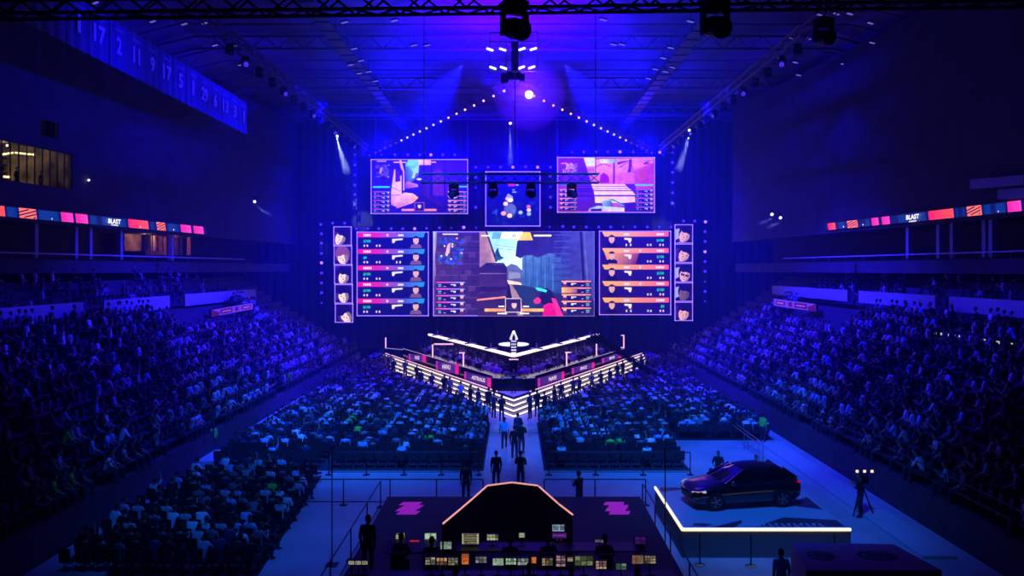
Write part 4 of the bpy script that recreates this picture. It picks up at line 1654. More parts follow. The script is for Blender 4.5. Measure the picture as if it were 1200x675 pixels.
m = MB()
poly = [(0, 54.0), (14.3, vy(54.0, 14.3)), (14.3, 88), (-14.3, 88), (-14.3, vy(54.0, 14.3))]
m.prism(poly, 0, 1.0)
sobj(m, 'deck', BLKGLOSS)
for i in range(4):
    ap = 51.7 + .63 * i
    z0, z1 = .25 * i, .25 * (i + 1)
    # tread body
    xe = 14.3 - .12 * i
    for s in (-1, 1):
        m = MB()
        q = [(0, ap + .02), (s * xe, vy(ap + .02, xe)), (s * xe, vy(54.0, xe)), (0, 54.0)]
        m.prism(q, z0, z1 - .01)
        st = sobj(m, 'step', mat('step_tread', (.05, .05, .06), .25, noise=.2))
        m = MB()
        # glowing riser strip, slightly proud
        a = Vector((s * .0, ap, 0))
        b = Vector((s * xe, vy(ap, xe), 0))
        m.add([a + Vector((0, 0, z0 + .05)), b + Vector((0, 0, z0 + .05)), b + Vector((0, 0, z1 - .07)), a + Vector((0, 0, z1 - .07)),
               a + Vector((0, .03, z0 + .05)), b + Vector((0, .03, z0 + .05)), b + Vector((0, .03, z1 - .07)), a + Vector((0, .03, z1 - .07))],
              [(0, 1, 2, 3), (7, 6, 5, 4), (0, 4, 5, 1), (3, 2, 6, 7), (0, 3, 7, 4), (1, 5, 6, 2)])
        m.v = [tuple(Vector(v) - OFF) for v in m.v]
        m.obj('step_light', LEDW, st)
# thin pink edge line above the top step
for s in (-1, 1):
    m = MB()
    a, b = Vector((s * 1.2, vy(54.15, 1.2), 1.03)), Vector((s * 13.8, vy(54.15, 13.8), 1.03))
    m.beam(a, b, .05, .05)
    sobj(m, 'edge_light', LEDP)
# entry floor patch in the apex, pale paint for the white light on it
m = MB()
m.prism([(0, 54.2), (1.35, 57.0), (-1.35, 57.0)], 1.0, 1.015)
sobj(m, 'apex_floor', mat('apex_light_paint', (.75, .78, .7), .3, noise=.1))
# desk wall, two arms, with flat black prow
DA, DT, DX = 55.4, 1.9, 11.35
for s in (-1, 1):
    side = 'left' if s < 0 else 'right'
    dw = thing('player_desk', f'{side} arm of the long black player desk with glowing purple name panels', 'desk', (0, 52, 1.0), 0, 'player desk arms')
    m = MB()
    q = [(s * 1.6, vy(DA, 1.6)), (s * DX, vy(DA, DX)), (s * DX, vy(DA, DX) + 1.6), (s * 1.6, vy(DA, 1.6) + 1.6)]
    m.prism(q, 1.0, DT)
    m.v = [tuple(Vector(v) - Vector((0, 52, 1.))) for v in m.v]
    m.obj('desk_body', BLKGLOSS, dw)
    m = MB()
    m.beam((s * 1.5, vy(DA, 1.5) - 52 - .06, DT - 1 + .02), (s * DX, vy(DA, DX) - 52 - .06, DT - 1 + .02), .05, .05)
    m.obj('edge_light', mat('led_edge_grey', (.6, .6, .6), .4, emit=lin((190, 170, 215)), es=.6), dw)
    nv = Vector((s * 1, -TAN, 0)).normalized()

    def fw(px, py, DA=DA, s=s):
        a = abs(px - VX) / F
        k = a * DA / (1 - a / TAN)
        Yw = vy(DA, k)
        return Vector((s * k, Yw, H - (py - HY) / F * Yw))
    names = (('FAZE', (480, 500, 414.5, 416.4, 422.3, 424.3), 487.5, 492.5, '2'), ('HAVU', (512, 538.5, 423, 426.5, 434, 438.6), 519.5, 529, '4'), ('ASTRALIS', (545.5, 576.5, 435.2, 443.2, 444.0, 453.8), 554, 570, '8')) if s < 0 else \
            (('NAVI', (629, 660, 443.4, 435, 453, 444.3), 642, 650.5, '4'), ('ENCE', (669, 695.5, 431.3, 424.2, 438.6, 430.6), 679, 686.5, '4'), ('BIG', (704.5, 727, 420, 412.8, 425.8, 419), 713, 719, '3'))
    for k, (nm, (xa, xb, ya0, yb0, ya1, yb1), tx0, tx1, _) in enumerate(names):
        # top and bottom edge run between xa and xb
        if s < 0:
            ytop = lambda x: ya0 + (yb0 - ya0) * (x - xa) / (xb - xa) if True else 0
            ybot = lambda x: ya1 + (yb1 - ya1) * (x - xa) / (xb - xa)
            hot = (xb - 4, xb)
            cold = (xa, xa + 2)
        else:
            ytop = lambda x: ya0 + (yb0 - ya0) * (x - xa) / (xb - xa)
            ybot = lambda x: ya1 + (yb1 - ya1) * (x - xa) / (xb - xa)
            hot = (xb - 3, xb)
            cold = (xa, xa + 2.5)
        cv = Canvas(lambda x, y: fw(x, y) - Vector((0, 52, 1.)) + nv * .05 * 1.0, nv, .012)

        def bd(x0, x1, c, c2=None, f0=0., f1=1.):
            A_ = lambda x, fr: ytop(x) + (ybot(x) - ytop(x)) * fr
            cv.poly([(x0, A_(x0, f0)), (x1, A_(x1, f0)), (x1, A_(x1, f1)), (x0, A_(x0, f1))], c if c2 is None else [c, c2, c2, c])
        bd(xa, xb, (70, 28, 130), (86, 40, 150))
        cv.up()
        for q in range(int((xb - xa) / 1.6)):
            bd(xa + q * 1.6, xa + q * 1.6 + .5, (58, 30, 140))
        bd(*hot, (235, 25, 150))
        bd(*cold, (190, 40, 180))
        cv.up()
        ym = lambda x, fr: ytop(x) + (ybot(x) - ytop(x)) * fr
        sk = (ytop(tx1) - ytop(tx0)) / (tx1 - tx0)
        cv.text(nm, tx0, ym(tx0, .22), tx1, ym(tx0, .72), (252, 226, 250), sk)
        o = cv.obj('name_panel', screen_mat('panel_led', 1.0, .06, 3), dw)
    # light posts standing on the desk edge
for px, y0, y1, arm, nm in ((452, 395.5, 408, None, 'leftmost, at the outer stage corner'), (507, 403.5, 419, 'r', 'second on the left arm, with a short cross arm'), (543, 413.5, 430, 't', 'third on the left arm'),
                            (664, 413, 429.5, 't', 'first on the right arm beside the prow'), (699, 403, 417, None, 'second on the right arm'), (731, 393, 407.5, 'b', 'rightmost, at the outer stage corner')):
    s = -1 if px < VX else 1
    a = abs(px - VX) / F
    k = min(a * DA / (1 - a / TAN), 14.2)
    Yw = k / a
    zt, zb = H - (y0 - HY) / F * Yw, H - (y1 - HY) / F * Yw
    t = thing('light_post', f'thin glowing pink post on the desk wall, {nm}', 'lamp', (s * k, Yw, zb), 0, 'stage light posts')
    t['label'] = t['label'].replace(', with a short cross arm', ' with cross arm')
    m = MB()
    m.box((0, 0, (zt - zb) / 2), (.11, .11, zt - zb))
    m.obj('post', LEDP, t)
    if arm:
        m = MB()
        if arm == 'r':
            m.box((.95, .8, zt - zb - .06), (1.8, .08, .12))
        elif arm == 't':
            m.box((.12 * s, 0, zt - zb), (.5, .1, .08))
        else:
            m.box((-.12, 0, zt - zb), (.35, .1, .08))
            m.box((-.12, 0, 0.02), (.35, .1, .08))
        m.obj('cross_arm', LEDP, t)
# low outer rail left of the desk
m = MB()
a = P(452, 408, 83.5)
b = P(475, 410, 79.6)
m.beam(a, b, .06, .06)
tag(m.obj('corner_rail', mat('led_edge_grey')), 'dim glowing rail joining the leftmost light post to the desk', 'rail')
pr = thing('stage_prow', 'plain black box front at the inner corner of the V-shaped stage', 'box', (0, 57, 1.0))
m = MB()
m.prism([(-1.6, -.2), (1.6, -.2), (1.62, 2.6), (-1.62, 2.6)], 0, .93)
m.obj('front_body', BLKGLOSS, pr)
m = MB()
m.tube((-.75, -.1, .97), (.6, -.1, .97), .04, 6)
m.tube((-.75, -.1, .97), (-.95, .1, 1.05), .04, 6)
m.tube((.6, -.1, .97), (.95, .1, 1.07), .04, 6)
m.obj('handrail', STEEL, pr)
for s in (-1, 1):
    m = MB()
    m.tube((s * 1.6, -.1, .97), (s * 1.0, -.15, .93), .035, 6)
    m.tube((s * 1.0, -.15, .93), (s * .7, .2, 1.05), .035, 6)
    m.obj('handrail', STEEL, pr)

# rear booth wall with the bright V beam
BA, BT, BT2, BX = 62.6, 3.0, .447, 9.1
bw = thing('rear_booth', 'V-shaped glossy black wall behind the desks topped by a bright white LED beam', 'wall panel', (0, 52, 1.0))
for s in (-1, 1):
    m = MB()
    q = [(0, BA), (s * BX, BA + BX / BT2), (s * BX, BA + .4 + BX / BT2), (0, BA + .4)]
    m.prism(q, 1.0, BT - .1)
    m.v = [tuple(Vector(v) - Vector((0, 52, 1.))) for v in m.v]
    m.obj('gloss_panel', mat('booth_gloss', (.02, .02, .035), .08, coat=.5, noise=.2), bw)
    m = MB()
    m.beam((0, BA - .15 - 52, BT - 1), (s * BX, BA - .15 + BX / BT2 - 52, BT - 1), .3, .2)
    m.obj('light_beam', LEDW, bw)
    for k in range(4):
        m = MB()
        f = .22 + .22 * k
        c = Vector((s * BX * f, BA + BX / BT2 * f - 52, BT - 1 + .12))
        m.box(c, (1.1, .3, .1))
        m.tube(c, c + Vector((0, 0, .5)), .05, 6)
        m.obj('beam_bracket', mat('bracket_grey', (.3, .3, .35), .5, noise=.2), bw)
    # side flats behind desk, pinkish upper shelf
m = MB()
m.box((0, BA - 52 - .35, BT - 1 - .28), (.75, .1, .08))
m.obj('apex_light', LEDP, bw)
m = MB()
m.box((0, BA - 52 - .4, .85), (.55, .3, 1.7))
m.obj('apex_column', BLKGLOSS, bw)

TR = thing('trophy', 'silver pyramid-topped trophy on a slatted black column above the stage', 'trophy', (0, 63.4, BT))
m = MB()
m.box((0, 0, .6), (.62, .5, 1.2))
m.obj('pedestal', BLACK, TR)
for k in range(5):
    m = MB()
    m.box((0, -.27, .15 + .24 * k), (.42, .04, .11))
    m.obj('lit_slat', mat('slat_glow', (.8, .8, .8), .4, emit=lin((215, 215, 235)), es=.9), TR)
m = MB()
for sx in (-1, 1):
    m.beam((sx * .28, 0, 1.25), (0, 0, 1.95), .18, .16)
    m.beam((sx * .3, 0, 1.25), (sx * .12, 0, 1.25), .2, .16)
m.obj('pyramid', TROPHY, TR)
dk = thing('light_disc', 'round glowing pale green-white table behind the trophy', 'lamp', (0, 67.2, 1.0))
m = MB()
m.lathe([(1.2, 2.4), (1.32, 2.45), (1.32, 2.52), (1.2, 2.55)], 36)
m.obj('disc', DISC, dk)
m = MB()
m.lathe([(.5, 0), (.45, .1), (.12, .2), (.12, 2.4)], 16)
m.obj('pedestal', BLACK, dk)

# player monitors and players at the desks come with the people below
# camera crane
CR = thing('camera_crane', 'long black camera crane leaning over the right stage arm', 'camera crane', P(772, 447, 66))
base = P(772, 447, 66)
tip, tail = P(697, 393, 60) - base, P(790, 455, 67) - base
m = MB()
lattice(m, tip, tail, .34, .05, .7)
m.tube(tip, tail, .07, 6)
m.obj('arm', BLACK, CR)
m = MB()
m.box(tip + Vector((-.1, 0, -.25)), (.5, .35, .45))
m.tube(tip + Vector((-.35, 0, -.25)), tip + Vector((-.65, -.1, -.3)), .12, 10)
m.obj('camera', BLACK, CR)
m = MB()
piv = tip.lerp(tail, .72)
for k in range(3):
    a = math.radians(90 + 120 * k)
    m.tube(piv, Vector((piv.x + 1.1 * math.cos(a), piv.y + 1.1 * math.sin(a), -base.z)), .05, 6)
m.obj('tripod', BLACK, CR)
m = MB()
m.box(tail, (.6, .5, .4))
m.obj('counterweight', BLACK, CR)


# ================================================================ car display
DK = thing('display_platform', 'raised pale show platform with glowing yellowish edge under the parked car', 'platform', (8.8, 29.2, 0))
DX0, DX1, DY0, DY1 = -2.95, 2.9, -2.55, 2.6
m = MB()
m.prism([(DX0, DY0), (DX1, DY0), (DX1, DY1), (DX0, DY1)], 0, .9)
m.obj('plinth', mat('plinth_paint', (.22, .2, .18), .7, noise=.1), DK)
m = MB()
m.prism([(DX0, DY0), (DX1, DY0), (DX1, DY1), (DX0, DY1)], .9, 1.0)
m.obj('deck', mat('deck_paint', (.5, .5, .52), .35, noise=.08), DK)
for a, b in (((DX0, DY0), (DX1, DY0)), ((DX0, DY0), (DX0, DY1))):
    m = MB()
    m.beam((a[0], a[1] - .0, .985), (b[0], b[1], .985), .07, .09)
    m.obj('edge_light', LEDY, DK)
dg = mat('deck_graphic', (.05, .05, .07), .4, noise=.1)
for poly in ([(-2.8, 1.9), (-1.2, 2.5), (-2.8, 2.5)], [(-1.9, -2.4), (-.6, -1.6), (-.7, -1.9), (-1.1, -2.4)], [(-.3, -2.3), (1., -1.3), (2.8, -1.6), (2.8, -2.3)], [(1.5, .2), (2.8, 1.2), (2.8, -.4)]):
    m = MB()
    m.prism(poly, 1.001, 1.004)
    m.obj('floor_graphic', dg, DK)
m = MB()
for i in range(11):        # row of unreadable small letters on the deck front
    x = -.2 + i * .22
    m.box((x, -2.12, 1.008), (.05, .3, .006))
    m.box((x + .06, -2.12 + (.12 if i % 2 else -.12), 1.008), (.1, .05, .006))
m.obj('floor_lettering', mat('lettering_paint', (.65, .65, .7), .5), DK)
m = MB()
m.prism([(-2.5, -2.2), (-2.1, -2.3), (-1.75, -2.1), (-2.1, -1.95), (-2.45, -2.0)], 1.004, 1.007)
m.obj('floor_badge', dg, DK)


def build_car(loc, rz):
    t = thing('car', 'dark compact hatchback parked on the glowing show platform', 'car', loc, rz)
    paint = mat('car_paint', (.02, .02, .035), .22, .55, coat=1, noise=.05)
    glass = mat('car_glass', (.006, .006, .01), .04, coat=1)
    rub = mat('tyre', (.012, .012, .012), .85, noise=.2)
    # x, half width, bottom, mid, shoulder z, top z
    st = [(2.17, .55, .34, .45, .55, .58), (2.12, .74, .24, .45, .62, .66), (1.98, .85, .20, .48, .70, .76), (1.7, .895, .19, .5, .76, .84), (1.3, .90, .19, .52, .82, .91),
          (.95, .90, .19, .54, .87, .97), (.4, .90, .19, .55, .90, .98), (-.4, .90, .19, .56, .93, .98), (-1.1, .90, .19, .57, .95, 1.0), (-1.6, .895, .2, .6, .97, 1.03), (-1.95, .86, .25, .62, .96, 1.02), (-2.12, .78, .32, .6, .88, .94), (-2.18, .62, .42, .55, .72, .76)]
    vs, fs = [], []
    for x, w, zb, zm, zs, zt in st:
        half = [(0, zb), (w * .8, zb), (w * .96, zb + .07), (w, zm), (w * .985, (zm + zs) / 2), (w * .95, zs), (w * .84, zs + (zt - zs) * .6), (w * .5, zt), (0, zt + .015)]
        ring = [(x, y, z) for y, z in half] + [(x, -y, z) for y, z in half[-2:0:-1]]
        vs += ring
    n = 16
    for i in range(len(st) - 1):
        for j in range(n):
            k = (j + 1) % n
            fs.append((i * n + j, i * n + k, (i + 1) * n + k, (i + 1) * n + j))
    fs += [tuple(range(n)), tuple(range((len(st) - 1) * n, len(st) * n))[::-1]]
    m = MB().add(vs, fs)
    b = m.obj('body', paint, t, smooth=True)
    # greenhouse
    st = [(1.02, .74, .93, .95), (.55, .74, .93, 1.19), (.12, .73, .93, 1.40), (-.3, .73, .94, 1.455), (-.9, .72, .95, 1.45), (-1.45, .70, .97, 1.38), (-1.8, .66, .99, 1.22), (-2.02, .6, .98, 1.02)]
    vs, fs = [], []
    for x, w, z0, z1 in st:
        k = (z1 - z0)
        half = [(w * 1.08, z0), (w * (1.08 - .14 * k / .5), z0 + k * .5), (w * (1.08 - .34 * k / .5 * .9), z0 + k * .92), (w * .62, z1 + .01), (0, z1 + .025)]
        vs += [(x, y, z) for y, z in half] + [(x, -y, z) for y, z in half[-2::-1]]
    n = 9
    for i in range(len(st) - 1):
        for j in range(n - 1):
            fs.append((i * n + j, i * n + j + 1, (i + 1) * n + j + 1, (i + 1) * n + j))
    MB().add(vs, fs).obj('window_glass', glass, t, smooth=True)
    # roof skin
    rv, rf = [], []
    sub = [s for s in st if -1.5 < s[0] < .2]
    for x, w, z0, z1 in sub:
        k = z1 - z0
        for y, z in [(w * (1.08 - .306 * k / .5) + .012, z0 + k * .9), (w * .62, z1 + .03), (0, z1 + .045), (-w * .62, z1 + .03), (-(w * (1.08 - .306 * k / .5) + .012), z0 + k * .9)]:
            rv.append((x, y, z))
    for i in range(len(sub) - 1):
        for j in range(4):
            rf.append((i * 5 + j, i * 5 + j + 1, (i + 1) * 5 + j + 1, (i + 1) * 5 + j))
    MB().add(rv, rf).obj('roof', paint, t, smooth=True)
    for s in (-1, 1):
        for a, b, w_, h_ in (((.98, s * .8, .95), (.15, s * .62, 1.42), .06, .05), ((-.42, s * .79, .95), (-.45, s * .62, 1.43), .07, .04), ((-2.0, s * .64, 1.0), (-1.45, s * .56, 1.38), .1, .16)):
            m = MB()
            m.beam(a, b, w_, h_)
            m.obj('roof_pillar', paint, t)
    for s in (-1, 1):
        m = MB()
        m.add([(2.14, s * .45, .60), (2.02, s * .74, .62), (1.75, s * .885, .68), (1.76, s * .885, .76), (2.02, s * .78, .715), (2.15, s * .47, .66)], [(0, 1, 4, 5), (1, 2, 3, 4)])
        m.v = [(x + .012, y * 1.012, z) for x, y, z in m.v]
        m.obj('headlight', mat('headlight', (.6, .5, .5), .1, coat=1, emit=(1, .7, .62), es=.5), t)
        m = MB()
        m.add([(-2.10, s * .8, .86), (-1.98, s * .872, .88), (-1.86, s * .89, .96), (-2.0, s * .84, .99), (-2.13, s * .6, .93), (-2.15, s * .6, .86)], [(0, 1, 2, 3), (0, 3, 4, 5)])
        m.v = [(x - .01, y * 1.012, z) for x, y, z in m.v]
        m.obj('taillight', mat('taillight', (.5, .01, .01), .15, coat=1, emit=(1, .02, .03), es=.35), t)
        m = MB()
        m.lathe([(.03, -.09), (.085, -.05), (.09, .05), (.02, .1)], 8, (.72, s * .98, 1.0), (0, s, .1))
        m.obj('mirror', paint, t)
        m = MB()
        m.box((.0, s * .905, .84), (.16, .02, .025))
        m.box((-.95, s * .905, .86), (.16, .02, .025))
        m.obj('door_handle', paint, t)
    m = MB()
    for k in range(5):
        m.box((2.165, 0, .34 + .045 * k), (.03, .9, .02))
    m.obj('grille', BLACK, t)
    for x in (1.38, -1.32):
        for s in (-1, 1):
            m = MB()
            m.lathe([(.0, -.02), (.33, -.02), (.345, .05)], 20, (x, s * .875, .34), (0, s, 0), BLACK)
            m.lathe([(.2, .0), (.31, -.0), (.325, .04), (.325, .12), (.29, .14), (.2, .12)], 24, (x, s * .80, .325), (0, s, 0), rub)
            w = m.obj('wheel', None, t)
            m = MB()
            m.lathe([(.2, -.02), (.21, .015), (.195, .02), (.19, -.01)], 20, (x, s * .92, .325), (0, s, 0))
            for k in range(5):
                a = 2 * math.pi * k / 5
                m.beam((x, s * .925, .325), (x + .2 * math.cos(a), s * .925, .325 + .2 * math.sin(a)), .03, .05)
            m.lathe([(.05, 0), (.04, .02)], 10, (x, s * .92, .325), (0, s, 0))
            m.obj('rim', mat('rim_alloy', (.3, .3, .33), .3, .8, noise=.1), w)
    return t


build_car((8.75, 29.75, 1.005), math.radians(190))

# pale board on the right; the left block stands for lit floor
for s in (-1, 1):
    side = 'left' if s < 0 else 'right'
    m = MB()
    if s > 0:
        m.prism([(14.1, 26.5), (15.3, 26.5), (15.3, 44.5), (14.1, 44.5)], 0, .12)
        lab = 'long low pale ramp board on the floor right of the car platform'
    else:
        m.prism([(-15.9, 46.5), (-15.0, 46.5), (-15.0, 58), (-15.9, 58)], 0, .5)
        lab = 'long low pale board beside the left floor seats'
    o = m.obj('board_lit_floor', mat('board_lit_floor_paint', (.5, .5, .55), .5, noise=.1))
    tag(o, lab, 'board')
m = MB()
m.prism([(-16.0, 38.6), (-14.9, 38.6), (-14.9, 41.2), (-16.0, 41.2)], 0, .35)  # pale block put in for a lit patch of floor
tag(m.obj('lit_floor_block', mat('board_lit_floor_paint')), 'short pale block imitating a lit floor patch below the left tier', 'step')
m = MB()
m.prism([(-15.8, 24.4), (-13.2, 24.4), (-13.4, 26.5), (-14.6, 28.6), (-15.8, 28.6)], 0, .15)  # pale slab put in for the lit floor in this corner
tag(m.obj('lit_floor_slab', mat('board_lit_floor_paint')), 'pale low slab imitating lit floor at the bottom left corner, one edge slanting', 'lit floor patch')

# counter with dark red cloth
ct = thing('sponsor_counter', 'large low counter under a dark purple cloth printed with dark oval badges', 'counter', (10.5, 23.8, 0))
cp = mat('counter_cloth', (.34, .06, .2), .8, noise=.15)
m = MB()
m.prism([(-1.9, -1.2), (2.1, -1.2), (1.75, .95), (-1.5, 1.15)], 0, 1.15)
m.obj('cloth', cp, ct)
dk_ = mat('cloth_badge', (.03, .01, .03), .8)
lt_ = mat('cloth_badge_line', (.2, .12, .3), .8)
for cx, rx in ((.75, .62), (-1.0, .42)):
    m = MB()
    m.prism([(cx + rx * math.cos(a * math.pi / 12), -.05 + .42 * math.sin(a * math.pi / 12)) for a in range(24)], 1.152, 1.157)
    m.obj('oval_badge', dk_, ct)
    m = MB()
    pts = [(cx + rx * .7 * math.cos(a * math.pi / 12), -.05 + .26 * math.sin(a * math.pi / 12)) for a in range(3, 20)]
    for a, b in zip(pts[:-1], pts[1:]):
        m.beam((*a, 1.163), (*b, 1.163), .04, .01)
    m.obj('badge_ring', lt_, ct)

# ================================================================ control area
FP = thing('control_platform', 'wide low black platform in the bottom centre carrying the control desks', 'platform', (0, 24, 0))
m = MB()
m.prism([(-4.95, -7), (4.95, -7), (4.95, 6.4), (-4.95, 6.4)], 0, .96)
m.obj('frame_skirt', CLOTH, FP)
m = MB()
m.prism([(-5, -7), (5, -7), (5, 6.45), (-5, 6.45)], .96, 1.0)
m.obj('deck', mat('deck_black', (.012, .012, .016), .7, noise=.3), FP)
lg = mat('gobo_light_glow', (.3, .05, .3), .5, emit=lin((150, 22, 150)), es=.75)  # projected gobo light imitated by glowing plates on the deck
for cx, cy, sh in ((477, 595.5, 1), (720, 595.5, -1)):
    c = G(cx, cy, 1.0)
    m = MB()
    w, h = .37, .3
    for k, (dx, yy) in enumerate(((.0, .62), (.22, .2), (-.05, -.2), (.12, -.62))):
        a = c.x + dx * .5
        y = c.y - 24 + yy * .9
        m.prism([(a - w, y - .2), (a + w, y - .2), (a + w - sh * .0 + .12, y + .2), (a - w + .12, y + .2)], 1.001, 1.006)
    m.obj('gobo_light_mark', lg, FP)

bz = thing('booth_surround', 'black U-shaped partition with a thin glowing pink top edge around the control desks', 'partition', (0, 24, 1.0))
rim = [P(518, 615.5, 22.55), P(541, 596.5, 24.1), P(554, 585.5, 25.1), P(571, 570, 26.6), P(600, 566, 27.0), P(630.5, 570, 26.6), P(655, 591.5, 24.5), P(671, 604, 23.45)]
rim = [Vector((p.x, p.y - 24, 1.5)) for p in rim]
for a, b in zip(rim[:-1], rim[1:]):
    m = MB()
    n_ = (b - a).cross(Vector((0, 0, 1))).normalized() * .03
    m.add([a - Vector((0, 0, 1.5)), b - Vector((0, 0, 1.5)), b, a, a + n_ - Vector((0, 0, 1.5)), b + n_ - Vector((0, 0, 1.5)), b + n_, a + n_],
          [(0, 1, 2, 3), (7, 6, 5, 4), (0, 4, 5, 1), (3, 2, 6, 7), (0, 3, 7, 4), (1, 5, 6, 2)])
    m.obj('panel', CLOTH, bz)
    m = MB()
    g = (b - a) * (.05 if (b - a).length > 1.2 else .0)
    m.tube(a + g + Vector((0, 0, .02)), b - g + Vector((0, 0, .02)), .028, 6)
    m.obj('edge_light', mat('edge_pink', (.8, .8, .8), .4, emit=lin((255, 170, 150)), es=.95), bz)

for nm, yy, x0, x1 in (('front', 20.75, -4.5, 4.4), ('rear', 22.95, -3.6, 3.9)):
    t = thing('control_desk', f'long black folding table, {nm} one of the control area' if nm == 'front' else 'long black folding table in the second control row, nearer the stage', 'table', ((x0 + x1) / 2, yy, 1.0), 0, 'control desks')
    m = MB()
    m.box((0, 0, .71), (x1 - x0, .75, .04))
    m.obj('tabletop', BLACK, t)
    for k in range(5):
        for q in (-.3, .3):
            m = MB()
            x = -(x1 - x0) / 2 + .2 + k * (x1 - x0 - .4) / 4
            m.tube((x, q, 0), (x, q, .69), .02, 6)
            m.obj('leg', STEEL, t)


def monitor(px0, px1, py0, py1, Yd, label, painter, kind='monitor', arm=True):
    cx, cy = (px0 + px1) / 2, (py0 + py1) / 2
    c = P(cx, cy, Yd)
    w, h = (px1 - px0) / F * Yd, (py1 - py0) / F * Yd
    t = thing(kind, label, 'monitor', (c.x, c.y, 1.73), 0, 'control desk monitors')
    z = c.z - 1.73
    m = MB()
    m.box((0, .03, z), (w + .04, .045, h + .04))
    m.obj('bezel', BLACK, t)
    m = MB()
    if z - h / 2 > .02:
        m.tube((0, .05, 0), (0, .05, z - h / 2 + .05), .02, 6)
    m.box((0, .05, .01), (.22, .16, .02))
    m.obj('stand', BLACK, t)
    cv = Canvas(lambda x, y: Vector(((x - .5) * w, 0, z + (.5 - y) * h)), (0, -1, 0), .0015)
    painter(cv)
    cv.obj('screen', screen_mat('monitor_led', .55, .35, 26), t)


def pn_grid(c, bg, nx, ny, seed):
    r = random.Random(seed)

    def d(cv):
        cv.rect(0, 0, 1, 1, bg)
        cv.up()
        for i in range(nx):
            for j in range(ny):
                k = r.uniform(.45, 1.1)
                cv.rect((i + .08) / nx, (j + .1) / ny, (i + .9) / nx, (j + .88) / ny, tuple(min(255, int(v * k)) for v in c))
        cv.up()
        for _ in range(8):
            a, b = r.random() * .85, r.random() * .85
            cv.rect(a, b, a + .1, b + .08, tuple(int(v * .2) for v in c))
    return d


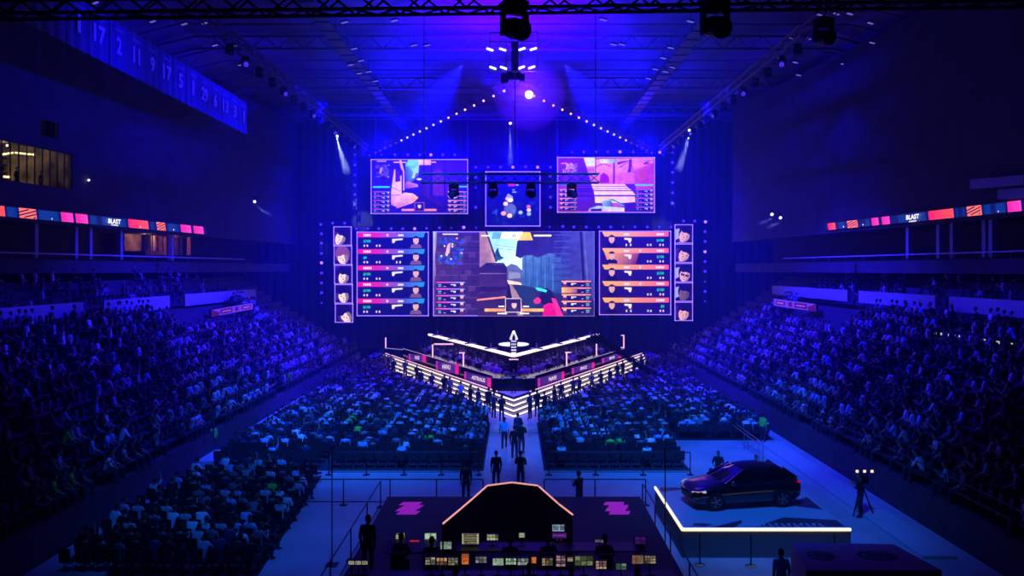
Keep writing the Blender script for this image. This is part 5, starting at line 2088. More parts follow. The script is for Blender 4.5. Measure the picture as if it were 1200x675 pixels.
W_, GN, OR, BL, PU, BR = (225, 225, 190), (200, 235, 205), (240, 130, 70), (170, 215, 250), (150, 60, 200), (170, 130, 105)
mons = [
    (463.5, 474.5, 624.5, 632, 23, 'pale flickering monitor, leftmost in the second control row', pn_grid(W_, (30, 30, 40), 3, 3, 1)),
    (497.5, 511.5, 624.5, 632.5, 23, 'plain pale green monitor split in two halves', pn_grid(GN, (120, 140, 130), 2, 1, 2)),
    (516, 529, 635, 643.5, 22.6, 'small pale green laptop screen just below the split pale green monitor', pn_grid(GN, (150, 180, 160), 2, 2, 3)),
    (541.5, 561, 625.5, 637.5, 23, 'largest control monitor with olive frame and text lines', pn_grid((150, 145, 110), (220, 215, 170), 1, 6, 4)),
    (570.5, 584, 626, 633.5, 23, 'pale patterned monitor right of the largest one', pn_grid(W_, (40, 40, 40), 4, 2, 5)),
    (608, 615, 624.5, 630, 23, 'tiny whitish screen partly behind a head near the centre', pn_grid(W_, (120, 120, 110), 1, 2, 6)),
    (647.5, 663.5, 615, 622.5, 24.0, 'bright blue-white laptop screen above a purple one, right of centre', pn_grid(BL, (190, 225, 250), 2, 1, 7)),
    (647.5, 663.5, 624.5, 630.5, 23.4, 'purple glowing screen directly below the blue-white laptop', pn_grid(PU, (110, 40, 170), 1, 3, 8)),
    (697, 708, 632, 636, 23, 'thin faint screen right of the purple glowing one', pn_grid((170, 150, 190), (60, 40, 90), 4, 1, 9)),
    (744, 757, 629, 638, 23, 'dim violet screen, rightmost in the second control row', pn_grid((90, 40, 160), (40, 16, 90), 2, 2, 10)),
    (408.5, 415, 657.5, 661.5, 20.8, 'small white screen, first of three at the far left end of the front row', pn_grid(W_, W_, 1, 1, 11)),
    (416.5, 423, 657.5, 661.5, 20.8, 'small white screen, middle of three at the far left end of the front row', pn_grid((190, 190, 170), W_, 2, 1, 12)),
    (424.5, 430.5, 657.5, 661.5, 20.8, 'small white screen, last of three at the far left end of the front row', pn_grid(W_, W_, 1, 1, 13)),
    (498, 510.5, 653, 662, 20.8, 'video monitor with line pictures, first in the front row trio', pn_grid((190, 180, 160), (25, 25, 30), 2, 3, 14)),
    (511.5, 524, 653.5, 662.5, 20.8, 'video monitor with a warm bright spot, middle of the front row trio', pn_grid((230, 170, 130), (25, 20, 25), 3, 2, 15)),
    (525, 537, 653.5, 662.5, 20.8, 'video monitor with line pictures, last in the front row trio', pn_grid((200, 190, 150), (25, 25, 30), 3, 3, 16)),
    (541, 549.5, 649, 661.5, 20.8, 'upright glowing orange screen in the front row', pn_grid(OR, (200, 100, 50), 1, 3, 17)),
    (557, 570.5, 652, 660, 20.8, 'dark monitor with white outlines right of the upright orange screen', pn_grid((190, 190, 200), (12, 12, 30), 3, 2, 18)),
    (577.5, 590, 654.5, 662.5, 20.8, 'pale green and white monitor left of a tight pair', pn_grid(GN, (180, 200, 180), 2, 2, 19)),
    (592.5, 605, 654, 662, 20.8, 'greenish monitor, left one of a tight pair at centre front', pn_grid(GN, (40, 50, 40), 4, 2, 20)),
    (606.5, 619.5, 654, 662.5, 20.8, 'whitish monitor, right one of a tight pair at centre front', pn_grid((220, 225, 225), (40, 50, 60), 3, 2, 21)),
    (622.5, 629, 652, 661, 20.8, 'small orange triangular-looking screen right of the centre pair', pn_grid(OR, (40, 20, 20), 1, 1, 22)),
    (635, 648, 654, 663, 20.8, 'brownish monitor with a pale diagonal pattern', pn_grid((180, 160, 120), (30, 25, 25), 3, 3, 23)),
    (651.5, 663, 651, 664, 20.8, 'tall pinkish monitor with dark blocks', pn_grid((210, 160, 180), (20, 15, 30), 2, 4, 24)),
    (664.5, 672, 653, 658, 20.8, 'tiny screen with three bright lines beside the tall pinkish monitor', pn_grid((210, 190, 160), (20, 15, 20), 1, 3, 25)),
    (673.5, 695, 651.5, 663, 20.8, 'wide green-grey grid monitor, the widest in the front row', pn_grid((150, 165, 120), (60, 66, 50), 3, 2, 26)),
    (698, 711, 657, 667, 20.4, 'broken pinkish-white screen right of the green grid monitor', pn_grid((230, 180, 180), (14, 10, 14), 3, 3, 27)),
    (721.5, 734.5, 660, 668, 20.4, 'green-framed screen set lower in the front row', pn_grid((150, 190, 170), (30, 50, 60), 2, 2, 28)),
    (741, 754, 651, 660.5, 20.8, 'plain brown monitor near the right end of the front row', pn_grid(BR, (160, 120, 90), 1, 1, 29)),
    (755.5, 768.5, 651, 660.5, 20.8, 'patterned grey-brown monitor at the right end of the front row', pn_grid((190, 175, 150), (50, 40, 40), 4, 3, 30)),
]
for q in mons:
    monitor(*q)
# mixing console with dim blue and red glow, rear row left
mx = thing('mixing_console', 'wide sloping mixing console with a faint red lamp at the left of the rear desk', 'console', (-3.0, 22.6, 1.73))
m = MB()
m.add([(-.75, -.3, .02), (.75, -.3, .02), (.75, .3, .02), (-.75, .3, .02), (-.75, -.3, .06), (.75, -.3, .06), (.75, .3, .2), (-.75, .3, .2)], [(0, 1, 2, 3)[::-1], (4, 5, 6, 7), (0, 1, 5, 4), (1, 2, 6, 5), (2, 3, 7, 6), (3, 0, 4, 7)])
m.obj('body', mat('console_grey', (.12, .12, .15), .5, noise=.2), mx)
m = MB()
for k in range(16):
    m.box((-.68 + .09 * k, -.1 + .04 * (k % 3), .1 + .01 * (k % 3)), (.02, .05, .02))
m.obj('fader', STEEL, mx)
m = MB()
m.box((.05, .24, .2), (.28, .05, .03))
m.obj('red_lamp', mat('console_red', (.5, .02, .02), .4, emit=(.6, .02, .02), es=.6), mx)
for k, (x, y, lab) in enumerate(((-1.5, 20.7, 'left'), (1.9, 20.55, 'right'))):
    mk = thing('control_keyboard', f'low lit keyboard on the front control table, {lab} one', 'keyboard', (x, y - .1, 1.73), 0, 'control keyboards')
    m = MB()
    m.box((0, 0, .012), (.5, .16, .02))
    m.obj('case', BLACK, mk)
    m = MB()
    for i in range(12):
        for j in range(4):
            m.box((-.22 + .04 * i, -.05 + .035 * j, .026), (.03, .025, .008))
    m.obj('keys', mat('key_glow', (.05, .05, .08), .5, emit=(.05, .05, .5), es=.3), mk)

# barriers ---------------------------------------------------------------


def barrier(a, b, label, h=1.1, step=2.0, group='crowd barriers', mesh=True):
    a, b = Vector(a), Vector(b)
    t = thing('barrier', label, 'barrier', (a + b) / 2, 0, group)
    c = (a + b) / 2
    n = max(1, round((b - a).length / step))
    m = MB()
    m.tube(a - c + Vector((0, 0, h)), b - c + Vector((0, 0, h)), .025, 6)
    m.tube(a - c + Vector((0, 0, .15)), b - c + Vector((0, 0, .15)), .02, 6)
    m.obj('rail', BLACK, t)
    for k in range(n + 1):
        p = a.lerp(b, k / n) - c
        m = MB()
        m.tube(p, p + Vector((0, 0, h)), .025, 6)
        m.box(p + Vector((0, 0, .01)), (.3, .3, .02))
        m.obj('post', BLACK, t)


barrier((-9.0, 37.4, 0), (-1.7, 37.4, 0), 'thin black barrier behind the left floor block')
barrier((1.7, 37.4, 0), (8.6, 37.4, 0), 'thin black barrier behind the right floor block')
barrier((-9.2, 32.6, 0), (-1.3, 32.6, 0), 'thin black barrier across the cross aisle left of centre')
barrier((1.3, 32.6, 0), (5.6, 32.6, 0), 'thin black barrier across the cross aisle right of centre')
barrier((-5.6, 20.5, 0), (-5.6, 32.3, 0), 'black railing along the lane left of the control platform', 1.1, 2.9)
barrier((5.35, 20.5, 0), (5.35, 31.9, 0), 'black railing between the control platform and the car platform', 1.1, 2.9)
for k, (x, y) in enumerate(((6.3, 26.0), (8.0, 25.9), (10.9, 26.1))):
    t = thing('stanchion', f'black stanchion in front of the car platform, {ordw(k)} from left', 'stanchion', (x, y, 0), 0, 'stanchions')
    m = MB()
    m.tube((0, 0, 0), (0, 0, 1.05), .025, 8)
    m.obj('post', BLACK, t)
    m = MB()
    m.lathe([(.18, 0), (.18, .02), (.05, .05)], 14)
    m.obj('base', STEEL, t)
for k, (px, y0, Yp) in enumerate(((389, 560, 26.), (779.5, 560, 25.5))):
    p = P(px, y0, Yp)
    t = thing('slim_pole', ['tall slim black pole standing left of the lane beside the control platform', 'tall slim black pole rising beside the car platform corner'][k], 'pole', (p.x, p.y, 0), 0, 'slim poles')
    m = MB()
    m.tube((0, 0, 0), (0, 0, p.z + 1.0), .02, 6)
    m.obj('pole', BLACK, t)
    m = MB()
    m.box((0, 0, .01), (.4, .4, .02))
    m.obj('base', BLACK, t)
# camera stand at right
p = G(1009, 603)
t = thing('camera_stand', 'black camera stand with small warm lamps right of the car platform', 'camera stand', p)
m = MB()
for k in range(3):
    a = math.radians(90 + 120 * k)
    m.tube((0, 0, 1.3), (.5 * math.cos(a), .5 * math.sin(a), 0), .03, 6)
m.obj('tripod', BLACK, t)
m = MB()
m.box((0, 0, 1.5), (.35, .6, .3))
m.tube((0, .3, 1.5), (0, .6, 1.5), .09, 10)
m.obj('camera', BLACK, t)
for x in (-.3, 0, .3):
    m = MB()
    m.box((x, -.32, 1.85), (.1, .04, .1))
    m.obj('small_lamp', mat('warm_small', (.8, .6, .4), .4, emit=(1, .6, .45), es=1.4), t)
m = MB()
m.box((0, -.3, 1.78), (.8, .04, .03))
m.obj('lamp_bar', BLACK, t)
# sloping gangway rails by the right floor block
for k, (a, b) in enumerate((((857, 497), (889, 520)), ((861, 496), (894, 519)))):
    p, q = G(*a, .9), G(*b, .9)
    t = thing('ramp_rail', f'slanting thin handrail behind the car, {["nearer the stage aisle", "nearer the right tier"][k]}', 'railing', p, 0, 'ramp rails')
    m = MB()
    m.tube((0, 0, 0), q - p, .03, 6)
    m.obj('rail', STEEL, t)
    for f in (0, .5, 1):
        m = MB()
        c = (q - p) * f
        m.tube(c, c - Vector((0, 0, .9)), .02, 5)
        m.obj('post', STEEL, t)


# ================================================================ people
SKIN = mat('skin', (.42, .25, .18), .6, noise=.06, nscale=20)
TROUS = mat('trousers', (.025, .03, .05), .85, noise=.2, nscale=20)
SHOE = mat('shoes', (.03, .03, .03), .6, noise=.1)
EYE = mat('eyes', (.01, .01, .01), .3)
HAIRS = [mat('hair_dark', (.015, .01, .008), .7, noise=.3, nscale=30), mat('hair_brown', (.08, .045, .02), .7, noise=.3, nscale=30)]
SHIRTS = {'white': (.85, .85, .85), 'pale grey': (.5, .5, .53), 'mid grey': (.2, .2, .22), 'black': (.012, .012, .015), 'navy': (.02, .03, .10), 'dark red': (.15, .015, .02),
          'pale blue': (.3, .5, .8), 'bright green': (.14, .95, .06)}
SM = {k: mat('shirt_' + k.replace(' ', '_'), v, .85, noise=.12, nscale=9, bump=.15) for k, v in SHIRTS.items()}
WEIGHT = [('white', 16), ('pale grey', 15), ('mid grey', 17), ('black', 32), ('navy', 22), ('dark red', 4), ('pale blue', 12), ('bright green', 0)]


def skeleton(pose):
    """returns joints dict. facing +Y, origin at the ground below the hips"""
    J = {}
    sit = pose.startswith('sit')
    if sit:
        ph = .50
        lean = {'sit_lap': .02, 'sit_lean': .22, 'sit_phone': .05, 'sit_up': -.02, 'sit_cross': .0, 'sit_slouch': -.10}[pose]
        J['pelvis'] = (0, 0, ph)
        J['waist'] = (0, .0 + lean * .3, ph + .2)
        J['chest'] = (0, lean * .75 - .02, ph + .42)
        J['neck'] = (0, lean + .0, ph + .58)
        J['head'] = (0, lean + .05, ph + .74)
        for s, n in ((-1, 'L'), (1, 'R')):
            J['hip' + n] = (s * .1, .02, ph)
            J['knee' + n] = (s * .15, .44, ph + .02)
            J['ankle' + n] = (s * .15, .42, .08)
            J['toe' + n] = (s * .17, .58, .035)
    else:
        ph = .93
        st = .13 if pose == 'walk' else 0
        J['pelvis'] = (0, 0, ph)
        J['waist'] = (0, .01, ph + .2)
        J['chest'] = (0, .0, ph + .40)
        J['neck'] = (0, .01, ph + .57)
        J['head'] = (0, .04, ph + .72)
        for s, n in ((-1, 'L'), (1, 'R')):
            J['hip' + n] = (s * .09, 0, ph - .02)
            J['knee' + n] = (s * .11, .03 + s * st * .9, .5)
            J['ankle' + n] = (s * .12, -.02 + s * st * 1.3, .09)
            J['toe' + n] = (s * .14, .14 + s * st * 1.3, .035)
    c, zs = J['chest'], J['chest'][2] + .1
    for s, n in ((-1, 'L'), (1, 'R')):
        sh = (s * .185, c[1] + .02, zs)
        J['sh' + n] = sh
        if pose in ('sit_lap', 'sit_slouch'):
            el, wr = (s * .25, c[1] + .08, zs - .27), (s * .12, c[1] + .28, ph + .13)
        elif pose == 'sit_lean':
            el, wr = (s * .26, c[1] + .16, zs - .24), (s * .1, .42, ph + .16)
        elif pose in ('sit_phone', 'st_phone'):
            el, wr = (s * .23, c[1] + .12, zs - .25), (s * .06, c[1] + .34, zs - .08)
        elif pose == 'sit_up':
            el, wr = ((s * .30, c[1] + .05, zs + .24), (s * .24, c[1] + .08, zs + .5)) if s > 0 else ((s * .25, c[1] + .08, zs - .27), (s * .12, c[1] + .28, ph + .13))
        elif pose == 'st_up':
            el, wr = (s * .30, c[1] + .05, zs + .22), (s * .2, c[1] + .1, zs + .46)
        elif pose in ('sit_cross', 'st_cross'):
            el, wr = (s * .25, c[1] + .06, zs - .27), (-s * .1, c[1] + .19, zs - .22 - .02 * s)
        elif pose == 'walk':
            el, wr = (s * .24, c[1] - s * .1, zs - .28), (s * .24, c[1] - s * .12 + .1, zs - .52)
        else:
            el, wr = (s * .225, c[1] - .02, zs - .29), (s * .215, c[1] + .04, zs - .54)
        J['el' + n], J['wr' + n] = el, wr
        d = (Vector(wr) - Vector(el)).normalized()
        if pose in ('sit_lap', 'sit_slouch', 'sit_lean'):
            d = (d + Vector((0, .3, -.4))).normalized()
        J['palm' + n] = tuple(Vector(wr) + d * .07)
    return J


BONES = [('pelvis', 'waist', 's'), ('waist', 'chest', 's'), ('chest', 'neck', 's')]
for _n in 'LR':
    BONES += [('chest', 'sh' + _n, 's'), ('sh' + _n, 'el' + _n, 's'), ('el' + _n, 'wr' + _n, 'k'), ('wr' + _n, 'palm' + _n, 'k'),
              ('pelvis', 'hip' + _n, 't'), ('hip' + _n, 'knee' + _n, 't'), ('knee' + _n, 'ankle' + _n, 't'), ('ankle' + _n, 'toe' + _n, 'o')]
RAD = {'pelvis': (.15, .125), 'waist': (.145, .115), 'chest': (.17, .125), 'neck': (.06, .06), 'sh': (.072, .072), 'el': (.052, .052), 'wr': (.032, .032), 'palm': (.034, .018), 'hip': (.105, .105), 'knee': (.072, .072), 'ankle': (.052, .052), 'toe': (.04, .028)}


def seg_dist(p, a, b):
    ab = b - a
    t = max(0, min(1, (p - a).dot(ab) / max(ab.length_squared, 1e-9)))
    return (p - a - ab * t).length


def person_base(pose):
    """detailed: (verts, faces, cat per face). one skinned body, fingers, head with face"""
    J = skeleton(pose)
    names = list(J)
    names.remove('head')
    idx = {n: i for i, n in enumerate(names)}
    me = bpy.data.meshes.new('b')
    edges = [(idx[a], idx[b]) for a, b, _ in BONES]
    me.from_pydata([J[n] for n in names], edges, [])
    ob = bpy.data.objects.new('b', me)
    COL.objects.link(ob)
    ob.modifiers.new('s', 'SKIN')
    sv = me.skin_vertices[0].data
    for n in names:
        key = n if n in RAD else n[:-1]
        r = RAD[key]
        sv[idx[n]].radius = r
        sv[idx[n]].use_root = (n == 'pelvis')
    u = ob.modifiers.new('u', 'SUBSURF')
    u.levels = u.render_levels = 1
    dg = bpy.context.evaluated_depsgraph_get()
    ev = ob.evaluated_get(dg)
    em = ev.to_mesh()
    vs = [tuple(v.co) for v in em.vertices]
    fs = [tuple(p.vertices) for p in em.polygons]
    ev.to_mesh_clear()
    bpy.data.objects.remove(ob)
    bpy.data.meshes.remove(me)
    V3 = {n: Vector(J[n]) for n in J}
    cats = []
    for f in fs:
        c = sum((Vector(vs[i]) for i in f), Vector()) / len(f)
        best = min(BONES, key=lambda q: seg_dist(c, V3[q[0]], V3[q[1]]) - .4 * min(RAD.get(q[0], RAD.get(q[0][:-1]))[0], RAD.get(q[1], RAD.get(q[1][:-1]))[0]))
        k = best[2]
        if best[0] == 'chest' and best[1] == 'neck' and c.z > V3['neck'].z - .02:
            k = 'k'
        if best[:2] == ('pelvis', 'waist') and c.z < V3['pelvis'].z + .05:
            k = 't'
        cats.append(k)
    mb = MB()
    mb.v, mb.f = vs, fs

    def put(n0, k):
        cats.extend([k] * (len(mb.f) - n0))
    # fingers
    for s, n in ((-1, 'L'), (1, 'R')):
        w, p = V3['wr' + n], V3['palm' + n]
        d = (p - w).normalized()
        side = d.cross(Vector((0, 0, 1)))
        side = side.normalized() if side.length > .1 else Vector((1, 0, 0))
        curl = side.cross(d).normalized() * (-1 if side.cross(d).z > 0 else 1)
        for k, L in enumerate((.07, .08, .075, .058)):
            o = p + side * (.021 * (k - 1.5)) + d * .0
            q = o + d * L * .5 + curl * .012
            n0 = len(mb.f)
            mb.tube(o - d * .01, q, .0095, 5)
            mb.tube(q, q + (d * .6 + curl * .7).normalized() * L * .45, .0085, 5, r2=.0065)
            put(n0, 'k')
        n0 = len(mb.f)
        o = w.lerp(p, .45) + side * (-s * .025)
        q = o + (d * .6 - side * s * .6).normalized() * .04
        mb.tube(o, q, .011, 5)
        mb.tube(q, q + d * .03 + curl * .01, .0095, 5, r2=.007)
        put(n0, 'k')
    # head
    hc = V3['head']
    n0 = len(mb.f)
    prof = [(.02, -.125), (.045, -.118), (.06, -.09), (.072, -.05), (.078, 0), (.08, .045), (.068, .09), (.04, .118), (.01, .125)]
    vv, N = [], 14
    for r, z in prof:
        for i in range(N):
            t = 2 * math.pi * i / N
            x, y = r * math.cos(t) * .95, r * math.sin(t) * 1.18
            if z < -.06 and y < 0:
                y *= .6
            vv.append((hc.x + x, hc.y + y + (.012 if z < -.08 else 0), hc.z + z))
    ff = []
    for k in range(len(prof) - 1):
        for i in range(N):
            ff.append((k * N + i, k * N + (i + 1) % N, (k + 1) * N + (i + 1) % N, (k + 1) * N + i))
    ff += [tuple(range(N))[::-1], tuple(range((len(prof) - 1) * N, len(prof) * N))]
    mb.add(vv, ff)
    put(n0, 'k')
    n0 = len(mb.f)
    mb.tube(V3['neck'] - Vector((0, 0, .03)), hc + Vector((0, -.015, -.06)), .052, 8, r2=.048)
    # nose, ears, lips
    y0 = hc.y + .09
    mb.add([(hc.x - .012, y0 - .005, hc.z - .03), (hc.x + .012, y0 - .005, hc.z - .03), (hc.x, y0 + .018, hc.z - .026), (hc.x, y0 - .002, hc.z + .018)], [(0, 1, 2), (0, 2, 3), (1, 3, 2)])
    for s in (-1, 1):
        mb.box((hc.x + s * .079, hc.y - .0, hc.z - .005), (.014, .03, .055))
    mb.box((hc.x, hc.y + .078, hc.z - .062), (.04, .012, .01))
    put(n0, 'k')
    n0 = len(mb.f)
    for s in (-1, 1):
        mb.box((hc.x + s * .03, hc.y + .084, hc.z + .006), (.018, .01, .009))
    put(n0, 'e')
    # hair shell
    n0 = len(mb.f)
    vv, ff = [], []
    rows = [(-.03, 1.0), (.02, 1.02), (.06, 1.0), (.1, .8), (.128, .45), (.138, .05)]
    for z, sc in rows:
        for i in range(N):
            t = 2 * math.pi * i / N
            x, y = .083 * math.cos(t) * sc, .098 * math.sin(t) * sc - .006
            zz = z
            if math.sin(t) > .25 and z < .06:
                zz, y = .062, y * .96
            vv.append((hc.x + x, hc.y + y, hc.z + zz))
    for k in range(len(rows) - 1):
        for i in range(N):
            ff.append((k * N + i, k * N + (i + 1) % N, (k + 1) * N + (i + 1) % N, (k + 1) * N + i))
    ff.append(tuple(range((len(rows) - 1) * N, len(rows) * N)))
    mb.add(vv, ff)
    put(n0, 'h')
    return mb.v, mb.f, cats


def person_low(pose):
    J = {k: Vector(v) for k, v in skeleton(pose).items()}
    mb, cats = MB(), []

    def tb(a, b, r, r2, k, n=4, sx=None):
        n0 = len(mb.f)
        mb.tube(a, b, r, n, None, r2)
        cats.extend([k] * (len(mb.f) - n0))
    # torso: broad tapered hexagon
    n0 = len(mb.f)
    vs = []
    for j, w, d in (('pelvis', .17, .12), ('waist', .16, .11), ('chest', .2, .12), ('neck', .09, .07)):
        c = J[j] + (Vector((0, 0, -.08)) if j == 'pelvis' else Vector((0, 0, -.03 if j == 'neck' else .04)))
        for i in range(6):
            t = math.pi / 3 * i
            vs.append((c.x + w * math.cos(t), c.y + d * math.sin(t), c.z))
    fs = [(k * 6 + i, k * 6 + (i + 1) % 6, k * 6 + 6 + (i + 1) % 6, k * 6 + 6 + i) for k in range(3) for i in range(6)] + [tuple(range(18, 24))]
    mb.add(vs, fs)
    cats += ['s'] * len(fs)
    for n in 'LR':
        tb(J['sh' + n], J['el' + n], .055, .045, 's')
        tb(J['el' + n], J['palm' + n], .042, .03, 'k')
        tb(J['hip' + n], J['knee' + n], .085, .06, 't')
        tb(J['knee' + n], J['ankle' + n], .058, .04, 't')
    h = J['head']
    n0 = len(mb.f)
    mb.lathe([(.03, -.13), (.07, -.06), (.08, .03)], 6, h)
    cats.extend(['k'] * (len(mb.f) - n0))
    n0 = len(mb.f)
    mb.lathe([(.09, -.01), (.088, .06), (.05, .12)], 6, h - Vector((0, .015, 0)))
    cats.extend(['h'] * (len(mb.f) - n0))
    return mb.v, mb.f, cats


_pm = {}
_pb = {}


def person_mesh(pose, shirt, hair):
    k = (pose, shirt, hair)
    if k in _pm:
        return _pm[k]
    if pose not in _pb:
        _pb[pose] = person_base(pose)
    v, f, c = _pb[pose]
    me = bpy.data.meshes.new('person_mesh')
    me.from_pydata(v, [], f)
    for m_ in (SM[shirt], SKIN, TROUS, SHOE, HAIRS[hair], EYE):
        me.materials.append(m_)
    me.polygons.foreach_set('material_index', ['sktohe'.index(x) for x in c])
    me.polygons.foreach_set('use_smooth', [True] * len(f))
    me.update()
    _pm[k] = me
    return me


SITS = ['sit_lap', 'sit_lean', 'sit_phone', 'sit_up', 'sit_cross', 'sit_slouch']
STANDS = ['st_down', 'st_phone', 'st_cross', 'walk', 'st_up']
DESC = {'sit_lap': 'hands in lap', 'sit_lean': 'leaning forward', 'sit_phone': 'hands raised', 'sit_up': 'one arm raised', 'sit_cross': 'arms crossed', 'sit_slouch': 'slouching back',
        'st_down': 'arms hanging', 'st_phone': 'holding hands up in front', 'st_cross': 'arms crossed', 'walk': 'walking', 'st_up': 'both arms raised'}
NIND = [0]


def person(pose, shirt, hair, loc, rz, label, group=None, sc=1.):
    o = bpy.data.objects.new('person', person_mesh(pose, shirt, hair))
    COL.objects.link(o)
    o.location = loc
    o.rotation_euler = (0, 0, rz)
    o.scale = (sc, sc, sc)
    NIND[0] += 1
    return tag(o, label, 'person', group)


def pick_shirt():
    return rng.choice([w[0] for w in WEIGHT], p=np.array([w[1] for w in WEIGHT]) / sum(w[1] for w in WEIGHT))


# --- standing row along the stage front
st_pts = []
for s in (-1, 1):
    side = 'left' if s < 0 else 'right'
    ks = [.8, 1.35, 1.75, 2.5, 3.1, 3.9, 4.9, 5.4, 6.6, 7.7, 8.4, 9.9, 11.1, 12.2, 13.6] if s < 0 else [1.1, 1.6, 2.1, 2.9, 3.5, 4.6, 5.1, 6.3, 7.2, 8.1, 9.1, 9.9, 11.2, 12.4]
    for i, k in enumerate(ks):
        st_pts.append((s, side, i, k))
for s, side, i, k in st_pts:
    x = s * k
    y = vy(51.7, k) - random.uniform(1.2, 3.4) - .5
    sh = random.choice(['black', 'black', 'navy', 'mid grey', 'pale blue' if i == 5 else 'black'])
    pose = random.choice(STANDS[:3])
    person(pose, sh, random.randint(0, 1), (x, y, 0), s * .5 + random.uniform(-.5, .5), f'person in {sh} top standing before the {side} stage steps, {ordw(i)} out from the aisle', 'people standing along the stage front', random.uniform(.95, 1.06))
for (px, py, Z, pose, sh, rz, lab) in (
        (591, 526, 0, 'walk', 'pale blue', .1, 'person in pale blue top walking up the central aisle toward the stage'),
        (603, 538, 0, 'st_down', 'black', 0, 'dark-clothed person standing mid-aisle, left one of a close group'),
        (611, 532, 0, 'st_cross', 'black', -.3, 'dark-clothed person standing mid-aisle, right one of a close group'),
        (607, 520, 0, 'st_down', 'navy', .3, 'person in navy top at the back of the group standing mid-aisle'),
        (603, 490, 1.0, 'st_phone', 'navy', 3.1, 'lone person standing on the white-lit inner corner of the stage steps'),
        (581.5, 574, 0, 'st_down', 'black', .2, 'dark silhouette standing at the near left end of the central aisle'),
        (610, 574, 0, 'st_cross', 'black', -.2, 'dark silhouette standing at the near end of the aisle right of the other one'),
        (546, 590, 0, 'st_down', 'black', 0, 'tall dark silhouette standing beside the aisle at the rear of the left block'),
        (679, 603, 0, 'st_phone', 'black', .8, 'dark silhouette with raised hands by the barrier right of the booth'),
        (250, 535, 0, 'st_down', 'bright green', 1., 'steward in bright green jacket standing beside the pale board on the left'),
        (894, 520, 0, 'st_down', 'bright green', -1., 'steward in bright green jacket standing behind the car near the right tier')):
    pt_ = G(px, py, Z)
    if Z:
        pt_ = Vector((0, 56, 1.02))
    person(pose, sh, 0, pt_, rz, lab)
# crew around the car
for k, (x, y, rz, pose, sh, lab) in enumerate(((14.0, 31.0, .9, 'st_phone', 'black', 'camera operator in black standing behind the small camera stand'),
                                               (7.3, 25.1, 0, 'st_down', 'pale blue', 'black-haired person in pale blue shirt in front of the car platform beside the dark counter'),
                                               (9.8, 36.8, 2.8, 'sit_lap', 'black', 'dark person seated behind the car near its windscreen'),
                                               (11.4, 36.2, 2.9, 'sit_lean', 'black', 'dark person seated behind the car near its tail'))):
    if k == 1:
        x, y = P(905, 640, 23.4).x, 22.6
    person(pose, sh, 0, (x, y, -.03 if pose.startswith('sit') else 0), rz, lab)
# stewards in the tiers
def tier_pt(s, px, py, dz=0.):
    """seat row and position under a picture point"""
    best = None
    for i in range(11):
        x = 16 + .82 * i + .42
        Yp = F * x / abs(px - VX)
        z = 1.4 + .53 * i
        e = abs((HY + (H - z - .7) / Yp * F) - py)
        if best is None or e < best[0]:
            best = (e, i, Yp)
    return best[1], best[2]


# crew at the control desks
crew = [(-3.3, 22.1, 'sit_lean', 'mixing console, leftmost of the second row'), (-2.35, 22.0, 'sit_lap', 'split pale green monitor'), (-.1, 22.0, 'sit_phone', 'middle of the second row'),
        (1.0, 22.1, 'sit_lap', 'blue-white laptop'), (2.6, 22.0, 'sit_lean', 'thin faint screen'), (-4.3, 22.6, 'st_down', 'far left of the platform, standing'),
        (-1.5, 19.85, 'sit_lap', 'upright orange screen'), (.4, 19.8, 'sit_lean', 'tight centre pair of monitors'), (1.5, 19.85, 'sit_lap', 'green grid monitor'), (3.2, 19.8, 'sit_cross', 'brown monitor')]
for x, y, pose, lab in crew:
    person(pose, 'black' if 'standing' in lab else random.choice(['black', 'mid grey', 'navy']), 0, (x, y, 1.0 if not pose.startswith('sit') else .97), random.uniform(-.2, .2), f'crew member at the control desks by the {lab}' if 'standing' not in lab else 'crew member standing at the far left end of the control platform')

# office chairs for the crew
OC = thing('office_chair', 'x', 'chair')
m = MB()
m.box((0, 0, .44), (.46, .44, .06))
m.obj('seat', PLASTIC2, OC)
m = MB()
m.box((0, -.23, .72), (.42, .05, .45))
m.obj('backrest', PLASTIC2, OC)
m = MB()
m.tube((0, 0, .1), (0, 0, .42), .03, 8)
for k in range(5):
    a = 2 * math.pi * k / 5
    m.tube((0, 0, .1), (.28 * math.cos(a), .28 * math.sin(a), .06), .02, 5)
m.obj('base', BLACK, OC)
m = MB()
for k in range(5):
    a = 2 * math.pi * k / 5
    m.lathe([(.03, -.015), (.03, .015)], 8, (.28 * math.cos(a), .28 * math.sin(a), .03), (math.cos(a + 1.57), math.sin(a + 1.57), 0))
m.obj('caster', BLACK, OC)
freeze(OC)
for x, y, pose, lab in crew:
    if pose.startswith('sit'):
        use(OC, (x, y - .02, 1.0), (0, 0, 0), f'black office chair under the crew member by the {lab}', 'crew chairs')

# ---------------------------------------------------------------- chairs
def make_folding():
    t = thing('folding_chair', 'x', 'chair')
    m = MB()
    m.box((0, .0, .44), (.43, .42, .045))
    m.obj('seat', PLASTIC2, t)
    m = MB()
    m.box((0, -.215, .70), (.43, .035, .40))
    m.obj('backrest', PLASTIC2, t)
    for sx in (-1, 1):
        m = MB()
        m.tube((sx * .2, -.2, .52), (sx * .2, .2, 0), .012, 5)
        m.obj('leg', BLACK, t)
        m = MB()
        m.tube((sx * .2, .18, .42), (sx * .2, -.22, 0), .012, 5)
        m.obj('leg', BLACK, t)
    freeze(t)
    return t


def fold_single():
    m = MB()
    m.box((0, .0, .44), (.43, .42, .045), PLASTIC2)
    m.box((0, -.215, .70), (.43, .035, .40), PLASTIC2)
    for sx in (-1, 1):
        m.tube((sx * .2, -.2, .52), (sx * .2, .2, 0), .012, 4, BLACK)
        m.tube((sx * .2, .18, .42), (sx * .2, -.22, 0), .012, 4, BLACK)
    return m


